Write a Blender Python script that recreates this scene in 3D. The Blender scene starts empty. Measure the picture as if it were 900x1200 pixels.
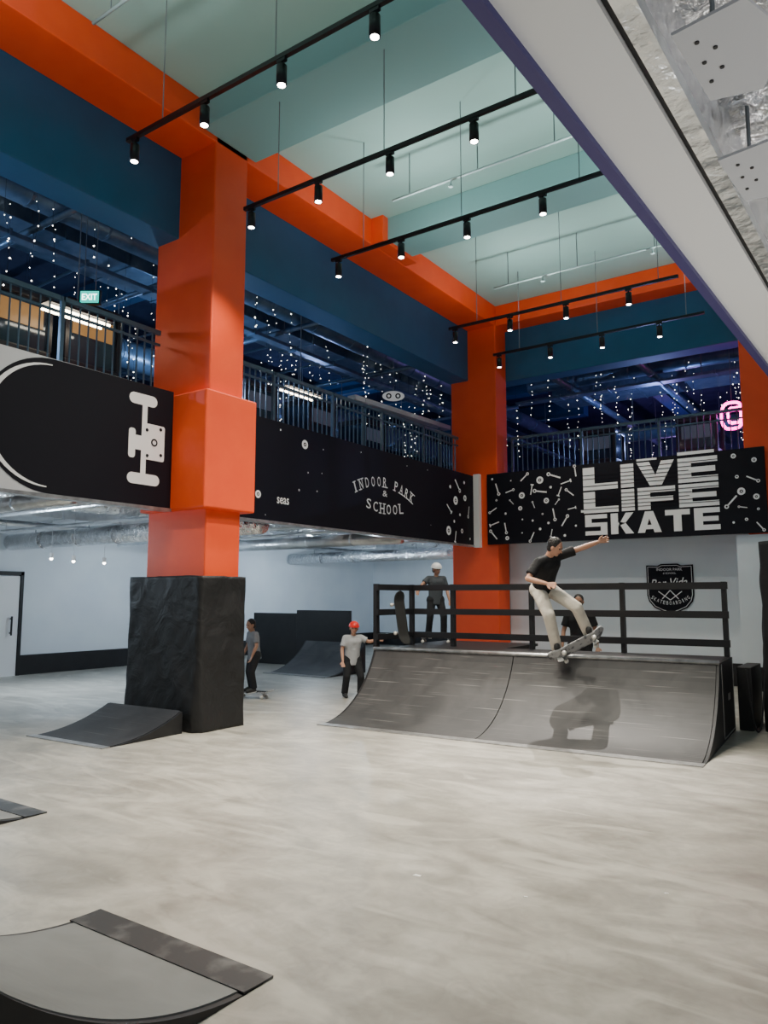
import bpy, bmesh, math, random
from mathutils import Vector, Matrix
from mathutils import noise as mn
random.seed(7)
C = bpy.context.scene.collection
FL = 880.0; TH = math.radians(34.7); PI = math.pi
PT = math.atan(100/880); CH = 1.65
cp, sp, ct, st = math.cos(PT), math.sin(PT), math.cos(TH), math.sin(TH)
RV = Vector((ct, st, 0)); CV = Vector((st, -ct, 0)); UV = Vector((0, 0, 1))
CAM = Vector((0, 0, CH))
def ray(u, v):
    a = (u-450)/FL; b = (600-v)/FL
    f = cp - b*sp; z = sp + b*cp
    return Vector((-st*f + ct*a, ct*f + st*a, z))
def onZ(u, v, z): d = ray(u, v); return CAM + d*((z-CH)/d.z)
def onX(u, v, x): d = ray(u, v); return CAM + d*(x/d.x)
def onY(u, v, y): d = ray(u, v); return CAM + d*(y/d.y)

# ---------------------------------------------------------------- materials
def mat(name, col, rough=.5, metal=0, emit=None, es=0, noise=None, bump=None, spec=None):
    m = bpy.data.materials.new(name); m.use_nodes = True
    nt = m.node_tree; N = nt.nodes; L = nt.links
    b = N['Principled BSDF']
    b.inputs['Base Color'].default_value = (*col, 1)
    b.inputs['Roughness'].default_value = rough
    b.inputs['Metallic'].default_value = metal
    if spec is not None: b.inputs['Specular IOR Level'].default_value = spec
    if emit:
        b.inputs['Emission Color'].default_value = (*emit, 1); b.inputs['Emission Strength'].default_value = es
    tc = N.new('ShaderNodeTexCoord')
    if noise:
        sc, col2, lo, hi = noise
        n = N.new('ShaderNodeTexNoise'); n.inputs['Scale'].default_value = sc; n.inputs['Detail'].default_value = 6
        L.new(tc.outputs['Object'], n.inputs['Vector'])
        r = N.new('ShaderNodeValToRGB'); r.color_ramp.elements[0].position = lo; r.color_ramp.elements[1].position = hi
        r.color_ramp.elements[0].color = (*col, 1); r.color_ramp.elements[1].color = (*col2, 1)
        L.new(n.outputs['Fac'], r.inputs['Fac']); L.new(r.outputs['Color'], b.inputs['Base Color'])
    if bump:
        sc, stg = bump[:2]
        n = N.new('ShaderNodeTexNoise'); n.inputs['Scale'].default_value = sc; n.inputs['Detail'].default_value = 5
        if len(bump) > 2: n.inputs['Distortion'].default_value = bump[2]
        L.new(tc.outputs['Object'], n.inputs['Vector'])
        bp = N.new('ShaderNodeBump'); bp.inputs['Strength'].default_value = stg; bp.inputs['Distance'].default_value = .05
        L.new(n.outputs['Fac'], bp.inputs['Height']); L.new(bp.outputs['Normal'], b.inputs['Normal'])
    return m

def floor_mat():
    m = bpy.data.materials.new('polished_concrete'); m.use_nodes = True
    nt = m.node_tree; N = nt.nodes; L = nt.links; b = N['Principled BSDF']
    tc = N.new('ShaderNodeTexCoord')
    def nz(sc, det, dist, mp=None):
        n = N.new('ShaderNodeTexNoise'); n.inputs['Scale'].default_value = sc; n.inputs['Detail'].default_value = det; n.inputs['Distortion'].default_value = dist
        if mp:
            k = N.new('ShaderNodeMapping'); k.inputs['Rotation'].default_value = (0, 0, mp[0]); k.inputs['Scale'].default_value = (mp[1], mp[2], 1)
            L.new(tc.outputs['Object'], k.inputs['Vector']); L.new(k.outputs['Vector'], n.inputs['Vector'])
        else: L.new(tc.outputs['Object'], n.inputs['Vector'])
        return n
    def rmp(n, p0, c0, p1, c1):
        r = N.new('ShaderNodeValToRGB'); e = r.color_ramp.elements
        e[0].position = p0; e[0].color = (*c0, 1); e[1].position = p1; e[1].color = (*c1, 1); L.new(n.outputs['Fac'], r.inputs['Fac']); return r
    n1 = nz(.7, 12, 1.6); r1 = rmp(n1, .36, (.315, .298, .262), .66, (.45, .428, .38))
    n2 = nz(1.5, 10, 2.2, (.35, .7, 1.6)); r2 = rmp(n2, .36, (.82, .82, .82), .64, (1.1, 1.1, 1.1))
    n4 = nz(.9, 12, 2.6, (-.45, .6, 1.8)); r4 = rmp(n4, .54, (0, 0, 0), .63, (.55, .55, .55))
    n3 = nz(60, 3, 0); n5 = nz(9, 8, 1.5); r5 = rmp(n5, .3, (.90, .90, .90), .7, (1.07, 1.07, 1.07))
    mx = N.new('ShaderNodeMixRGB'); mx.blend_type = 'MULTIPLY'; mx.inputs[0].default_value = 1
    L.new(r1.outputs['Color'], mx.inputs[1]); L.new(r2.outputs['Color'], mx.inputs[2])
    mx3 = N.new('ShaderNodeMixRGB'); mx3.blend_type = 'MULTIPLY'; mx3.inputs[0].default_value = 1
    L.new(mx.outputs['Color'], mx3.inputs[1]); L.new(r5.outputs['Color'], mx3.inputs[2])
    mx2 = N.new('ShaderNodeMixRGB'); L.new(r4.outputs['Color'], mx2.inputs[0]); L.new(mx3.outputs['Color'], mx2.inputs[1]); mx2.inputs[2].default_value = (.54, .515, .455, 1)
    L.new(mx2.outputs['Color'], b.inputs['Base Color'])
    rr = N.new('ShaderNodeMapRange'); rr.inputs['To Min'].default_value = .26; rr.inputs['To Max'].default_value = .56
    L.new(n2.outputs['Fac'], rr.inputs['Value']); L.new(rr.outputs['Result'], b.inputs['Roughness'])
    bp = N.new('ShaderNodeBump'); bp.inputs['Strength'].default_value = .04; bp.inputs['Distance'].default_value = .01
    L.new(n3.outputs['Fac'], bp.inputs['Height']); L.new(bp.outputs['Normal'], b.inputs['Normal'])
    return m

def ramp_mat(name, c1, c2, scr):
    m = bpy.data.materials.new(name); m.use_nodes = True
    nt = m.node_tree; N = nt.nodes; L = nt.links; b = N['Principled BSDF']
    tc = N.new('ShaderNodeTexCoord')
    n1 = N.new('ShaderNodeTexNoise'); n1.inputs['Scale'].default_value = 2.4; n1.inputs['Detail'].default_value = 9; n1.inputs['Distortion'].default_value = .8
    L.new(tc.outputs['Object'], n1.inputs['Vector'])
    r1 = N.new('ShaderNodeValToRGB'); r1.color_ramp.elements[0].position = .35; r1.color_ramp.elements[1].position = .7
    r1.color_ramp.elements[0].color = (*c1, 1); r1.color_ramp.elements[1].color = (*c2, 1)
    L.new(n1.outputs['Fac'], r1.inputs['Fac'])
    prev = r1.outputs['Color']
    for rot, off in ((.6, 0), (1.25, 5), (-.7, 11), (1.9, 17), (.95, 23), (1.5, 31)):
        mp = N.new('ShaderNodeMapping'); mp.inputs['Rotation'].default_value = (0, 0, rot); mp.inputs['Scale'].default_value = (1.1, 60, .01); mp.inputs['Location'].default_value = (off, off, 0)
        L.new(tc.outputs['Object'], mp.inputs['Vector'])
        w = N.new('ShaderNodeTexNoise'); w.inputs['Scale'].default_value = 1.0; w.inputs['Detail'].default_value = 0; w.inputs['Distortion'].default_value = 0
        L.new(mp.outputs['Vector'], w.inputs['Vector'])
        r = N.new('ShaderNodeValToRGB'); e = r.color_ramp.elements
        e[0].position = .77; e[0].color = (0, 0, 0, 1); e[1].position = .87; e[1].color = (1, 1, 1, 1)
        L.new(w.outputs['Fac'], r.inputs['Fac'])
        mm = N.new('ShaderNodeMath'); mm.operation = 'MULTIPLY'; mm.inputs[1].default_value = scr
        L.new(r.outputs['Color'], mm.inputs[0])
        mx = N.new('ShaderNodeMixRGB'); L.new(mm.outputs[0], mx.inputs[0]); L.new(prev, mx.inputs[1]); mx.inputs[2].default_value = (.30, .29, .28, 1)
        prev = mx.outputs['Color']
    L.new(prev, b.inputs['Base Color']); b.inputs['Roughness'].default_value = .55; b.inputs['Specular IOR Level'].default_value = .35
    return m

M = {}
M['floor'] = floor_mat()
M['teal'] = mat('teal_paint', (.32, .53, .49), .8, noise=(.8, (.35, .57, .53), .3, .7))
M['teal_beam'] = mat('teal_beam_paint', (.22, .43, .43), .8)
M['orange'] = mat('orange_paint', (.90, .075, .010), .55, noise=(3, (.95, .092, .014), .3, .7), bump=(60, .05))
M['blue'] = mat('deep_blue_paint', (.012, .10, .21), .6, noise=(2, (.015, .115, .24), .3, .7))
M['white'] = mat('white_paint', (.72, .78, .84), .6, noise=(1.2, (.80, .85, .89), .3, .7))
M['whitebox'] = mat('white_board', (.88, .88, .88), .5)
M['slab'] = mat('pale_slab_paint', (.30, .32, .35), .8, noise=(4, (.20, .21, .24), .3, .7))
M['black'] = mat('black_paint', (.007, .007, .009), .5, noise=(5, (.012, .012, .014), .3, .7))
M['mural'] = mat('mural_black', (.003, .003, .008), .6, spec=.25)
M['muralgrey'] = mat('mural_light_grey', (.58, .59, .62), .5)
M['print'] = mat('white_print', (.88, .88, .90), .5)
M['cloth'] = mat('black_wrap_cloth', (.010, .010, .011), .6, bump=(2.6, .6, 1.4), spec=.45)
M['navy'] = mat('navy_ceiling_paint', (.010, .020, .05), .8, noise=(2, (.02, .04, .08), .4, .7))
M['navybeam'] = mat('navy_beam_paint', (.02, .08, .17), .6)
M['rail'] = mat('blue_grey_metal', (.09, .15, .21), .4, .3)
M['metal'] = mat('scuffed_steel', (.55, .55, .55), .35, .8, noise=(9, (.3, .3, .3), .3, .7))
M['darksteel'] = mat('dark_steel_plate', (.025, .026, .028), .5, .1, noise=(6, (.12, .12, .12), .5, .72))
M['foil'] = mat('crinkled_foil', (.95, .95, .96), .2, 1, noise=(5, (.78, .80, .83), .4, .6), bump=(11, 1.0, .6))
M['foilsheet'] = mat('foil_sheet', (.98, .98, .99), .16, 1, bump=(15, .7, 1.2))
M['duct'] = mat('duct_metal', (.82, .85, .88), .28, .85, noise=(4, (.6, .63, .66), .3, .7), bump=(10, .4))
M['darkduct'] = mat('dark_duct_paint', (.08, .14, .21), .35, .4, noise=(5, (.15, .22, .30), .3, .7))
M['trackblk'] = mat('black_track_metal', (.006, .006, .007), .4, .3)
M['lamp'] = mat('lamp_glow', (1, 1, 1), .4, emit=(1, .95, .85), es=25)
M['bulb'] = mat('fairy_bulb_glow', (1, 1, 1), .4, emit=(1, .95, .86), es=10)
M['tube'] = mat('tube_glow', (1, 1, 1), .4, emit=(1, .86, .62), es=18)
M['wire'] = mat('grey_wire', (.22, .25, .27), .5, .5)
M['darkwire'] = mat('dark_wire', (.02, .02, .03), .5, .2)
M['pipe'] = mat('pale_pipe_paint', (.45, .60, .60), .5)
M['ramp'] = ramp_mat('worn_ramp_skin', (.036, .036, .038), (.060, .059, .060), .45)
M['ramp2'] = ramp_mat('grey_ramp_skin', (.18, .185, .182), (.23, .235, .232), .12)
M['rampdark'] = ramp_mat('charcoal_ramp_skin', (.022, .023, .027), (.036, .037, .042), .2)
M['rampmid'] = ramp_mat('mid_grey_ramp_skin', (.055, .058, .065), (.09, .093, .10), .2)
M['purple'] = mat('purple_edge_paint', (.035, .025, .16), .45)
M['skin'] = mat('warm_skin', (.55, .29, .19), .5)
M['skin2'] = mat('tan_skin', (.42, .22, .14), .5)
M['hair'] = mat('dark_hair', (.012, .010, .009), .5, bump=(60, .4))
M['tee_black'] = mat('black_cotton', (.008, .008, .010), .85, bump=(14, .3))
M['tee_grey'] = mat('grey_cotton', (.20, .21, .23), .85, bump=(14, .3))
M['tee_white'] = mat('pale_cotton', (.50, .51, .53), .85, bump=(14, .3))
M['tee_slate'] = mat('slate_cotton', (.06, .07, .08), .85, bump=(14, .3))
M['trousers_cream'] = mat('cream_cotton', (.74, .68, .58), .85, bump=(12, .5))
M['trousers_black'] = mat('black_denim', (.012, .013, .016), .85, bump=(12, .3))
M['shoe'] = mat('dark_shoe', (.03, .03, .03), .6)
M['sole'] = mat('white_sole', (.7, .7, .68), .6)
M['red'] = mat('red_helmet_shell', (.85, .02, .012), .3)
M['whiteh'] = mat('white_helmet_shell', (.8, .8, .8), .3)
M['grip'] = mat('grip_tape', (.015, .015, .015), .95)
M['deckwood'] = mat('pale_deck_graphic', (.50, .50, .50), .4, noise=(14, (.16, .16, .17), .52, .6))
M['wheel'] = mat('cream_urethane', (.75, .72, .65), .4)
M['exit'] = mat('exit_green_glow', (0, .4, .3), .4, emit=(.0, .62, .50), es=1.6)
M['exittext'] = mat('exit_white_glow', (1, 1, 1), .4, emit=(.9, 1, 1), es=5)
M['pink'] = mat('magenta_neon', (1, .05, .6), .4, emit=(1, .02, .45), es=9)
M['warmglow'] = mat('amber_panel_glow', (.10, .06, .03), .4, emit=(1, .50, .16), es=.3)
M['dimglow'] = mat('dim_panel_glow', (.03, .035, .05), .3, emit=(.5, .6, .9), es=.06)
M['machine'] = mat('dark_machine_shell', (.02, .02, .03), .4)
M['glass'] = mat('smoky_display_glass', (.03, .045, .07), .08, .2)
M['lips'] = mat('lip_tone', (.35, .10, .08), .5)
M['eyewhite'] = mat('eye_tone', (.03, .02, .02), .2)
M['paper'] = mat('paper_white', (.8, .8, .78), .8)
M['signwhite'] = mat('sign_white', (.6, .6, .6), .5, emit=(1, 1, 1), es=.2)
M['red_reflect'] = mat('foil_red_reflection', (.60, .36, .28), .35, .9, bump=(9, .8))  # silver foil with a reddish reflection put into its base colour

# ---------------------------------------------------------------- mesh helpers
def box(bm, x0, x1, y0, y1, z0, z1, mi=0, bev=0):
    r = bmesh.ops.create_cube(bm, size=1, matrix=Matrix.Translation(((x0+x1)/2, (y0+y1)/2, (z0+z1)/2)) @ Matrix.Diagonal((abs(x1-x0), abs(y1-y0), abs(z1-z0), 1)))
    vs = r['verts']; fs = set(f for v in vs for f in v.link_faces)
    for f in fs: f.material_index = mi
    if bev:
        es = list(set(e for v in vs for e in v.link_edges))
        bmesh.ops.bevel(bm, geom=es, offset=bev, segments=2, affect='EDGES', profile=.5)
def obox(bm, p0, p1, w, h, up=(0, 0, 1), mi=0):
    p0 = Vector(p0); p1 = Vector(p1); d = (p1-p0); l = d.length; d.normalize()
    u = Vector(up); s = d.cross(u).normalized(); u = s.cross(d)
    m = Matrix((d, s, u)).transposed().to_4x4(); m.translation = (p0+p1)/2
    r = bmesh.ops.create_cube(bm, size=1, matrix=m @ Matrix.Diagonal((l, w, h, 1)))
    for f in set(f for v in r['verts'] for f in v.link_faces): f.material_index = mi
def cyl(bm, p0, p1, r0, r1=None, seg=12, mi=0):
    if r1 is None: r1 = r0
    p0 = Vector(p0); p1 = Vector(p1); d = p1-p0
    if d.length < 1e-6: return
    q = d.to_track_quat('Z', 'Y').to_matrix().to_4x4(); q.translation = (p0+p1)/2
    r = bmesh.ops.create_cone(bm, cap_ends=True, segments=seg, radius1=r0, radius2=r1, depth=d.length, matrix=q)
    for f in set(f for v in r['verts'] for f in v.link_faces): f.material_index = mi
def sph(bm, c, r, sc=(1, 1, 1), rot=None, seg=12, mi=0):
    m = Matrix.Translation(Vector(c)) @ (rot.to_4x4() if rot else Matrix.Identity(4)) @ Matrix.Diagonal((sc[0]*r, sc[1]*r, sc[2]*r, 1))
    rr = bmesh.ops.create_uvsphere(bm, u_segments=seg, v_segments=max(6, seg*2//3), radius=1, matrix=m)
    for f in set(f for v in rr['verts'] for f in v.link_faces): f.material_index = mi
def cap(bm, p0, p1, r0, r1):
    cyl(bm, p0, p1, r0, r1, 12); sph(bm, p0, r0); sph(bm, p1, r1)
def prism(bm, pts, axis_fn, t0, t1, mi=0):
    A = [bm.verts.new(axis_fn(a, b, t0)) for a, b in pts]; B = [bm.verts.new(axis_fn(a, b, t1)) for a, b in pts]
    n = len(pts); fs = [bm.faces.new(A), bm.faces.new(B[::-1])]
    for i in range(n): fs.append(bm.faces.new((A[i], B[i], B[(i+1) % n], A[(i+1) % n])))
    for f in fs: f.material_index = mi
    bmesh.ops.recalc_face_normals(bm, faces=fs)
def winv(o):
    m = Matrix.Identity(4)
    while o is not None:
        m = o.matrix_basis @ m; o = o.parent
    return m.inverted()
def mk(name, bm, m, parent=None, smooth=False, world=True):
    me = bpy.data.meshes.new(name); bm.to_mesh(me); bm.free()
    for x in (m if isinstance(m, (list, tuple)) else [m]): me.materials.append(M[x] if isinstance(x, str) else x)
    if parent is not None and world: me.transform(winv(parent))
    if smooth:
        me.polygons.foreach_set('use_smooth', [True]*len(me.polygons))
    o = bpy.data.objects.new(name, me); C.objects.link(o)
    if parent is not None: o.parent = parent
    return o
def tag(o, label, cat, group=None):
    o['label'] = label; o['category'] = cat
    if group: o['group'] = group
    return o
def thing(name, label, cat, loc=(0, 0, 0), rz=0, group=None, m=None):
    o = bpy.data.objects.new(name, None); C.objects.link(o); o.empty_display_size = .2
    o.location = loc; o.rotation_euler = (0, 0, rz)
    if m is not None:
        l, q, s = m.decompose(); o.location = l; o.rotation_euler = q.to_euler()
    return tag(o, label, cat, group)
def struct(name, bm, m, smooth=False):
    o = mk(name, bm, m, None, smooth); o['kind'] = 'structure'; return o
def B(): return bmesh.new()
def boxobj(name, m, parent, *a, **k):
    bm = B(); box(bm, *a, **k); return mk(name, bm, m, parent)
def sbox(name, m, *a):
    bm = B(); box(bm, *a); return struct(name, bm, m)

_tc = {}
def text_mesh(s, off, extr=.0):
    k = (s, off)
    if k in _tc: return _tc[k]
    cu = bpy.data.curves.new('t', 'FONT'); cu.body = s; cu.offset = off; cu.resolution_u = 3
    o = bpy.data.objects.new('t', cu); C.objects.link(o)
    dg = bpy.context.evaluated_depsgraph_get(); dg.update()
    me = bpy.data.meshes.new_from_object(o.evaluated_get(dg)); bpy.data.objects.remove(o)
    _tc[k] = me; return me
def text_into(bm, s, c, u, v, w, h, off=0, th=.004, rot=0, shear=0):
    me = text_mesh(s, off)
    xs = [q.co.x for q in me.vertices]; ys = [q.co.y for q in me.vertices]
    if not xs: return
    x0, x1, y0, y1 = min(xs), max(xs), min(ys), max(ys)
    n = Vector(u).cross(Vector(v)); u = Vector(u); v = Vector(v); c = Vector(c)
    vs = []
    for q in me.vertices:
        a = ((q.co.x-x0)/(x1-x0)-.5)*w; b = ((q.co.y-y0)/(y1-y0)-.5)*h; a += shear*b
        a, b = a*math.cos(rot)-b*math.sin(rot), a*math.sin(rot)+b*math.cos(rot)
        vs.append(bm.verts.new(c+u*a+v*b+n*th))
    for p in me.polygons:
        try: bm.faces.new([vs[i] for i in p.vertices])
        except ValueError: pass
def poly_into(bm, pts, c, u, v, th=.004, mi=0):
    u = Vector(u); v = Vector(v); n = u.cross(v); c = Vector(c)
    f = bm.faces.new([bm.verts.new(c+u*a+v*b+n*th) for a, b in pts]); f.material_index = mi
def ring_into(bm, x, y, r0, r1, c, u, v, th=.004, seg=20, a0=0, a1=2*PI, mi=0):
    u = Vector(u); v = Vector(v); n = u.cross(v); c = Vector(c)
    pr = None
    for i in range(seg+1):
        a = a0+(a1-a0)*i/seg
        q = [bm.verts.new(c+u*(x+r*math.cos(a))+v*(y+r*math.sin(a))+n*th) for r in (r0, r1)]
        if pr: f = bm.faces.new((pr[0], pr[1], q[1], q[0])); f.material_index = mi
        pr = q
    return
def disc_pts(x, y, r, n=20): return [(x+r*math.cos(2*PI*i/n), y+r*math.sin(2*PI*i/n)) for i in range(n)]
def rrect(x0, x1, y0, y1, r, n=5):
    out = []
    for cx, cy, a in ((x1-r, y1-r, 0), (x0+r, y1-r, PI/2), (x0+r, y0+r, PI), (x1-r, y0+r, 1.5*PI)):
        for i in range(n+1): out.append((cx+r*math.cos(a+PI/2*i/n), cy+r*math.sin(a+PI/2*i/n)))
    return out
def stroke(bm, pts, w, c, u, v, th=.004):
    for (a, b), (a2, b2) in zip(pts, pts[1:]):
        d = Vector((a2-a, b2-b))
        if d.length < 1e-6: continue
        d.normalize(); nx, ny = -d.y*w/2, d.x*w/2
        poly_into(bm, [(a-nx, b-ny), (a2-nx, b2-ny), (a2+nx, b2+ny), (a+nx, b+ny)], c, u, v, th)

# ---------------------------------------------------------------- setting
bm = B(); box(bm, -15.9, 5, -3, 22.2, -.1, 0); struct('floor', bm, 'floor')
sbox('wall_left', 'white', -15.9, -15.7, -3, 22.2, 0, 3.9)
sbox('wall_back', 'white', -15.7, -7.0, 22, 22.2, 0, 3.9)
sbox('wall_side', 'white', -7.45, -7.32, 15.52, 22, 0, 3.9)
sbox('wall_far', 'white', -7.3, 5, 15.52, 15.66, 0, 3.9)
sbox('wall_pier', 'white', -2.5, 1.5, 14.92, 15.5, 0, 2.78)
sbox('baseboard_left', 'black', -15.7, -15.66, -3, 22, 0, .42)
sbox('baseboard_back', 'black', -15.66, -7.45, 21.96, 22, 0, .42)
sbox('baseboard_far', 'black', -7.28, -2.5, 15.48, 15.52, 0, .42)
sbox('baseboard_pier', 'black', -2.5, 1.5, 14.88, 14.92, 0, .42)
sbox('ceiling', 'teal', -8.4, 5, -3, 16, 8.25, 8.4)
sbox('ceiling_upper', 'navy', -20, -8.4, -3, 28, 8.25, 8.4)
sbox('ceiling_upper_far', 'navy', -8.4, 5, 16, 28, 8.25, 8.4)
sbox('floor_upper', 'slab', -20, -7.95, -3, 28, 3.9, 4.2)
sbox('floor_upper_far', 'slab', -7.95, 5, 15.45, 28, 3.9, 4.2)
sbox('wall_upper_left', 'navy', -20.1, -20, -3, 28, 4.2, 8.25)
sbox('wall_upper_back', 'navy', -20, 5, 28, 28.1, 4.2, 8.25)

def beam(label, m, *a):
    bm = B(); box(bm, *a, bev=.015); return tag(mk('ceiling_beam', bm, m), label, 'beam')
beam('orange beam along the ceiling above the long blue beam', 'orange', -8.0, -7.3, -3, 15.0, 7.78, 8.25)
beam('long deep blue beam running between the two nearest orange pillars', 'blue', -8.5, -8.0, -3, 15.4, 6.6, 8.25)
beam('orange beam across the far end of the teal ceiling', 'orange', -7.9, 5, 15.0, 15.5, 7.78, 8.25)
beam('deep blue beam across the far end under the orange one', 'blue', -8.0, 5, 15.5, 15.95, 6.6, 8.25)
beam('teal ceiling beam starting at the nearest orange pillar', 'teal_beam', -7.3, 5, 6.3, 7.3, 7.85, 8.25)
beam('teal ceiling beam midway between the nearest and middle orange pillars', 'teal_beam', -7.3, 5, 10.3, 11.1, 7.85, 8.25)
bm = B(); box(bm, -7.3, -7.05, 10.15, 11.25, 7.78, 8.25, bev=.01)
tag(mk('beam_haunch', bm, 'orange'), 'orange block where a teal beam meets the orange beam', 'beam')

# pillars
def wrap(x0, x1, y0, y1, z0, z1, parent):
    bm = B(); nz, n = 50, 30; rings = []
    for k in range(nz+1):
        z = z0+(z1-z0)*k/nz; fl = .04*(1-k/nz)**2
        ring = []
        cs = [(x0, y0), (x1, y0), (x1, y1), (x0, y1)]
        for i in range(4):
            a, b = cs[i], cs[(i+1) % 4]
            for j in range(n):
                t = j/n; x = a[0]+(b[0]-a[0])*t; y = a[1]+(b[1]-a[1])*t
                # long slanting folds with sharp creases
                f1 = abs(mn.noise(Vector((x*2.2+z*1.4, y*2.2, z*.8)))); f2 = abs(mn.noise(Vector((x*4-z*2.4, y*4+3, z*1.2))))
                o = fl+.045*f1+.022*f2
                nrm = [(0, -1), (1, 0), (0, 1), (-1, 0)][i]
                if j: x += nrm[0]*o; y += nrm[1]*o
                else:
                    c_ = .012*mn.noise(Vector((z*2.5, i, 0))); x += c_; y += c_
                ring.append(bm.verts.new((x, y, z+(.02*mn.noise(Vector((x*4, y*4, 7))) if k == nz else 0))))
        rings.append(ring)
    m_ = len(rings[0])
    for a, b in zip(rings, rings[1:]):
        for i in range(m_): bm.faces.new((a[i], a[(i+1) % m_], b[(i+1) % m_], b[i]))
    bm.faces.new(rings[-1]); bm.faces.new(rings[0][::-1])
    return mk('black_wrap', bm, 'cloth', parent, True)
def pillar(label, x0, x1, y0, y1, wrapz, box_=True, zb=0):
    t = thing('pillar', label, 'pillar', ((x0+x1)/2, (y0+y1)/2, zb))
    boxobj('shaft', 'orange', t, x0, x1, y0, y1, zb, 8.25, bev=.02)
    if box_: boxobj('collar', 'orange', t, x0-.02, x1+.1, y0-.13, y1+.17, 2.78, 4.32, bev=.02)
    if wrapz: wrap(x0-.2, x1+.06, y0-.1, y1+.06, 0.0, wrapz, t)
    return t
pillar('nearest orange square pillar wrapped in black cloth at its foot', -8.45, -7.3, 6.55, 7.15, 1.92)
pillar('middle orange pillar at the corner of the two murals', -8.45, -7.3, 14.95, 15.5, 0, False)
pillar('far right orange pillar rising above the lettered mural', -2.3, -1.15, 14.95, 15.5, 0, False, 2.78)
t = thing('wrapped_pillar', 'black cloth covered pillar at the right edge behind the big ramp', 'pillar', (-1.0, 10.9, 0))
boxobj('shaft', 'orange', t, -1.4, -.5, 10.6, 11.2, 0, 2.3)
wrap(-1.5, -.4, 10.5, 11.3, 0, 2.35, t)
tag(boxobj('plywood_box', 'black', None, -1.83, -1.66, 10.45, 11.2, 0, .78, bev=.01), 'low black box between the big ramp and the cloth covered pillar', 'box')

# ---------------------------------------------------------------- murals
Y3 = Vector((0, 1, 0)); X3 = Vector((1, 0, 0)); Z3 = Vector((0, 0, 1))
PXm = -7.85; z0m, z1m = 2.8, 4.36; zc = (z0m+z1m)/2
t = thing('mural_board', 'left mural board printed with a big black skateboard and white truck', 'mural', (PXm, 3.5, z0m))
boxobj('board', 'muralgrey', t, PXm-.1, PXm, .5, 6.42, z0m, z1m)
bm = B(); R_ = .775; c0 = onX(62, 500, PXm).y
pts = [(6.42-c0, -.78), (6.42-c0, .78)]+[(R_*math.cos(a)*1.05, R_*math.sin(a)) for a in [PI/2+PI*i/28 for i in range(29)]]
poly_into(bm, pts, (PXm, c0, zc), Y3, Z3, .004); mk('skateboard_print', bm, 'mural', t)
bm = B(); pr = None
for i in range(31):
    a = PI*.52+PI*.96*i/30; w = .045*math.sin(PI*i/30)+.012
    q = [bm.verts.new((PXm+.008, c0+r*math.cos(a)*1.05, zc+r*math.sin(a))) for r in (R_-.08, R_-.08+w)]
    if pr: bm.faces.new((pr[0], pr[1], q[1], q[0]))
    pr = q
mk('outline_print', bm, 'print', t)
def pm(u, v): q = onX(u, v, PXm); return q
def pmr(u0, u1, v0, v1):
    a = pm((u0+u1)/2, v0); b = pm((u0+u1)/2, v1); return pm(u0, (v0+v1)/2).y, pm(u1, (v0+v1)/2).y, b.z, a.z
bm = B(); cc = (PXm, 0, 0)
def rr_(u0, u1, v0, v1, r, th=.010):
    a, b, c_, d_ = pmr(u0, u1, v0, v1); poly_into(bm, rrect(a, b, c_, d_, min(r, (b-a)/2.02, (d_-c_)/2.02)), cc, Y3, Z3, th)
rr_(151, 184, 462, 475, .10)
rr_(165, 171, 473, 558, .02, .012)
rr_(150, 158, 501, 536, .04)
rr_(157, 166, 510, 527, .02, .011)
rr_(167, 192, 498, 540, .03, .0115)
rr_(148, 186, 555, 568, .10)
mk('truck_print', bm, 'print', t)
bm = B()
for u_ in (171.5, 187.5):
    for v_ in (504, 534): q = pm(u_, v_); poly_into(bm, disc_pts(q.y, q.z, .022), cc, Y3, Z3, .016)
q = pm(180, 519); ring_into(bm, q.y, q.z, .03, .05, cc, Y3, Z3, .016)
mk('truck_hole_print', bm, 'mural', t)
boxobj('ledge', 'metal', t, PXm-.1, PXm+.03, .5, 6.42, z0m-.04, z0m)

def icon(bm, k, x, y, s, a, c, u, v, th=.008):
    ca, sa = math.cos(a), math.sin(a)
    def T(pts): return [(x+ca*p-sa*q, y+sa*p+ca*q) for p, q in pts]
    if k == 0:
        ring_into(bm, x, y, s*.45, s*1.0, c, u, v, th, 16); ring_into(bm, x, y, 0, s*.2, c, u, v, th, 10)
    elif k == 1:
        poly_into(bm, T([(-s*1.6, -s*.2), (s*1.6, -s*.2), (s*1.6, s*.2), (-s*1.6, s*.2)]), c, u, v, th)
        ring_into(bm, x+ca*s*1.9, y+sa*s*1.9, s*.25, s*.55, c, u, v, th, 10)
    elif k == 2:
        poly_into(bm, T([(-s*1.5, -s*.16), (s*1.5, -s*.16), (s*1.5, s*.16), (-s*1.5, s*.16)]), c, u, v, th)
        poly_into(bm, T([(s*1.3, -s*.5), (s*1.7, -s*.5), (s*1.7, s*.5), (s*1.3, s*.5)]), c, u, v, th+.001)
    elif k == 3:
        poly_into(bm, [(x+p, y+q) for p, q in disc_pts(0, 0, s*.4, 10)], c, u, v, th)
    else:
        ring_into(bm, x, y, s*.3, s*.65, c, u, v, th, 6)
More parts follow.
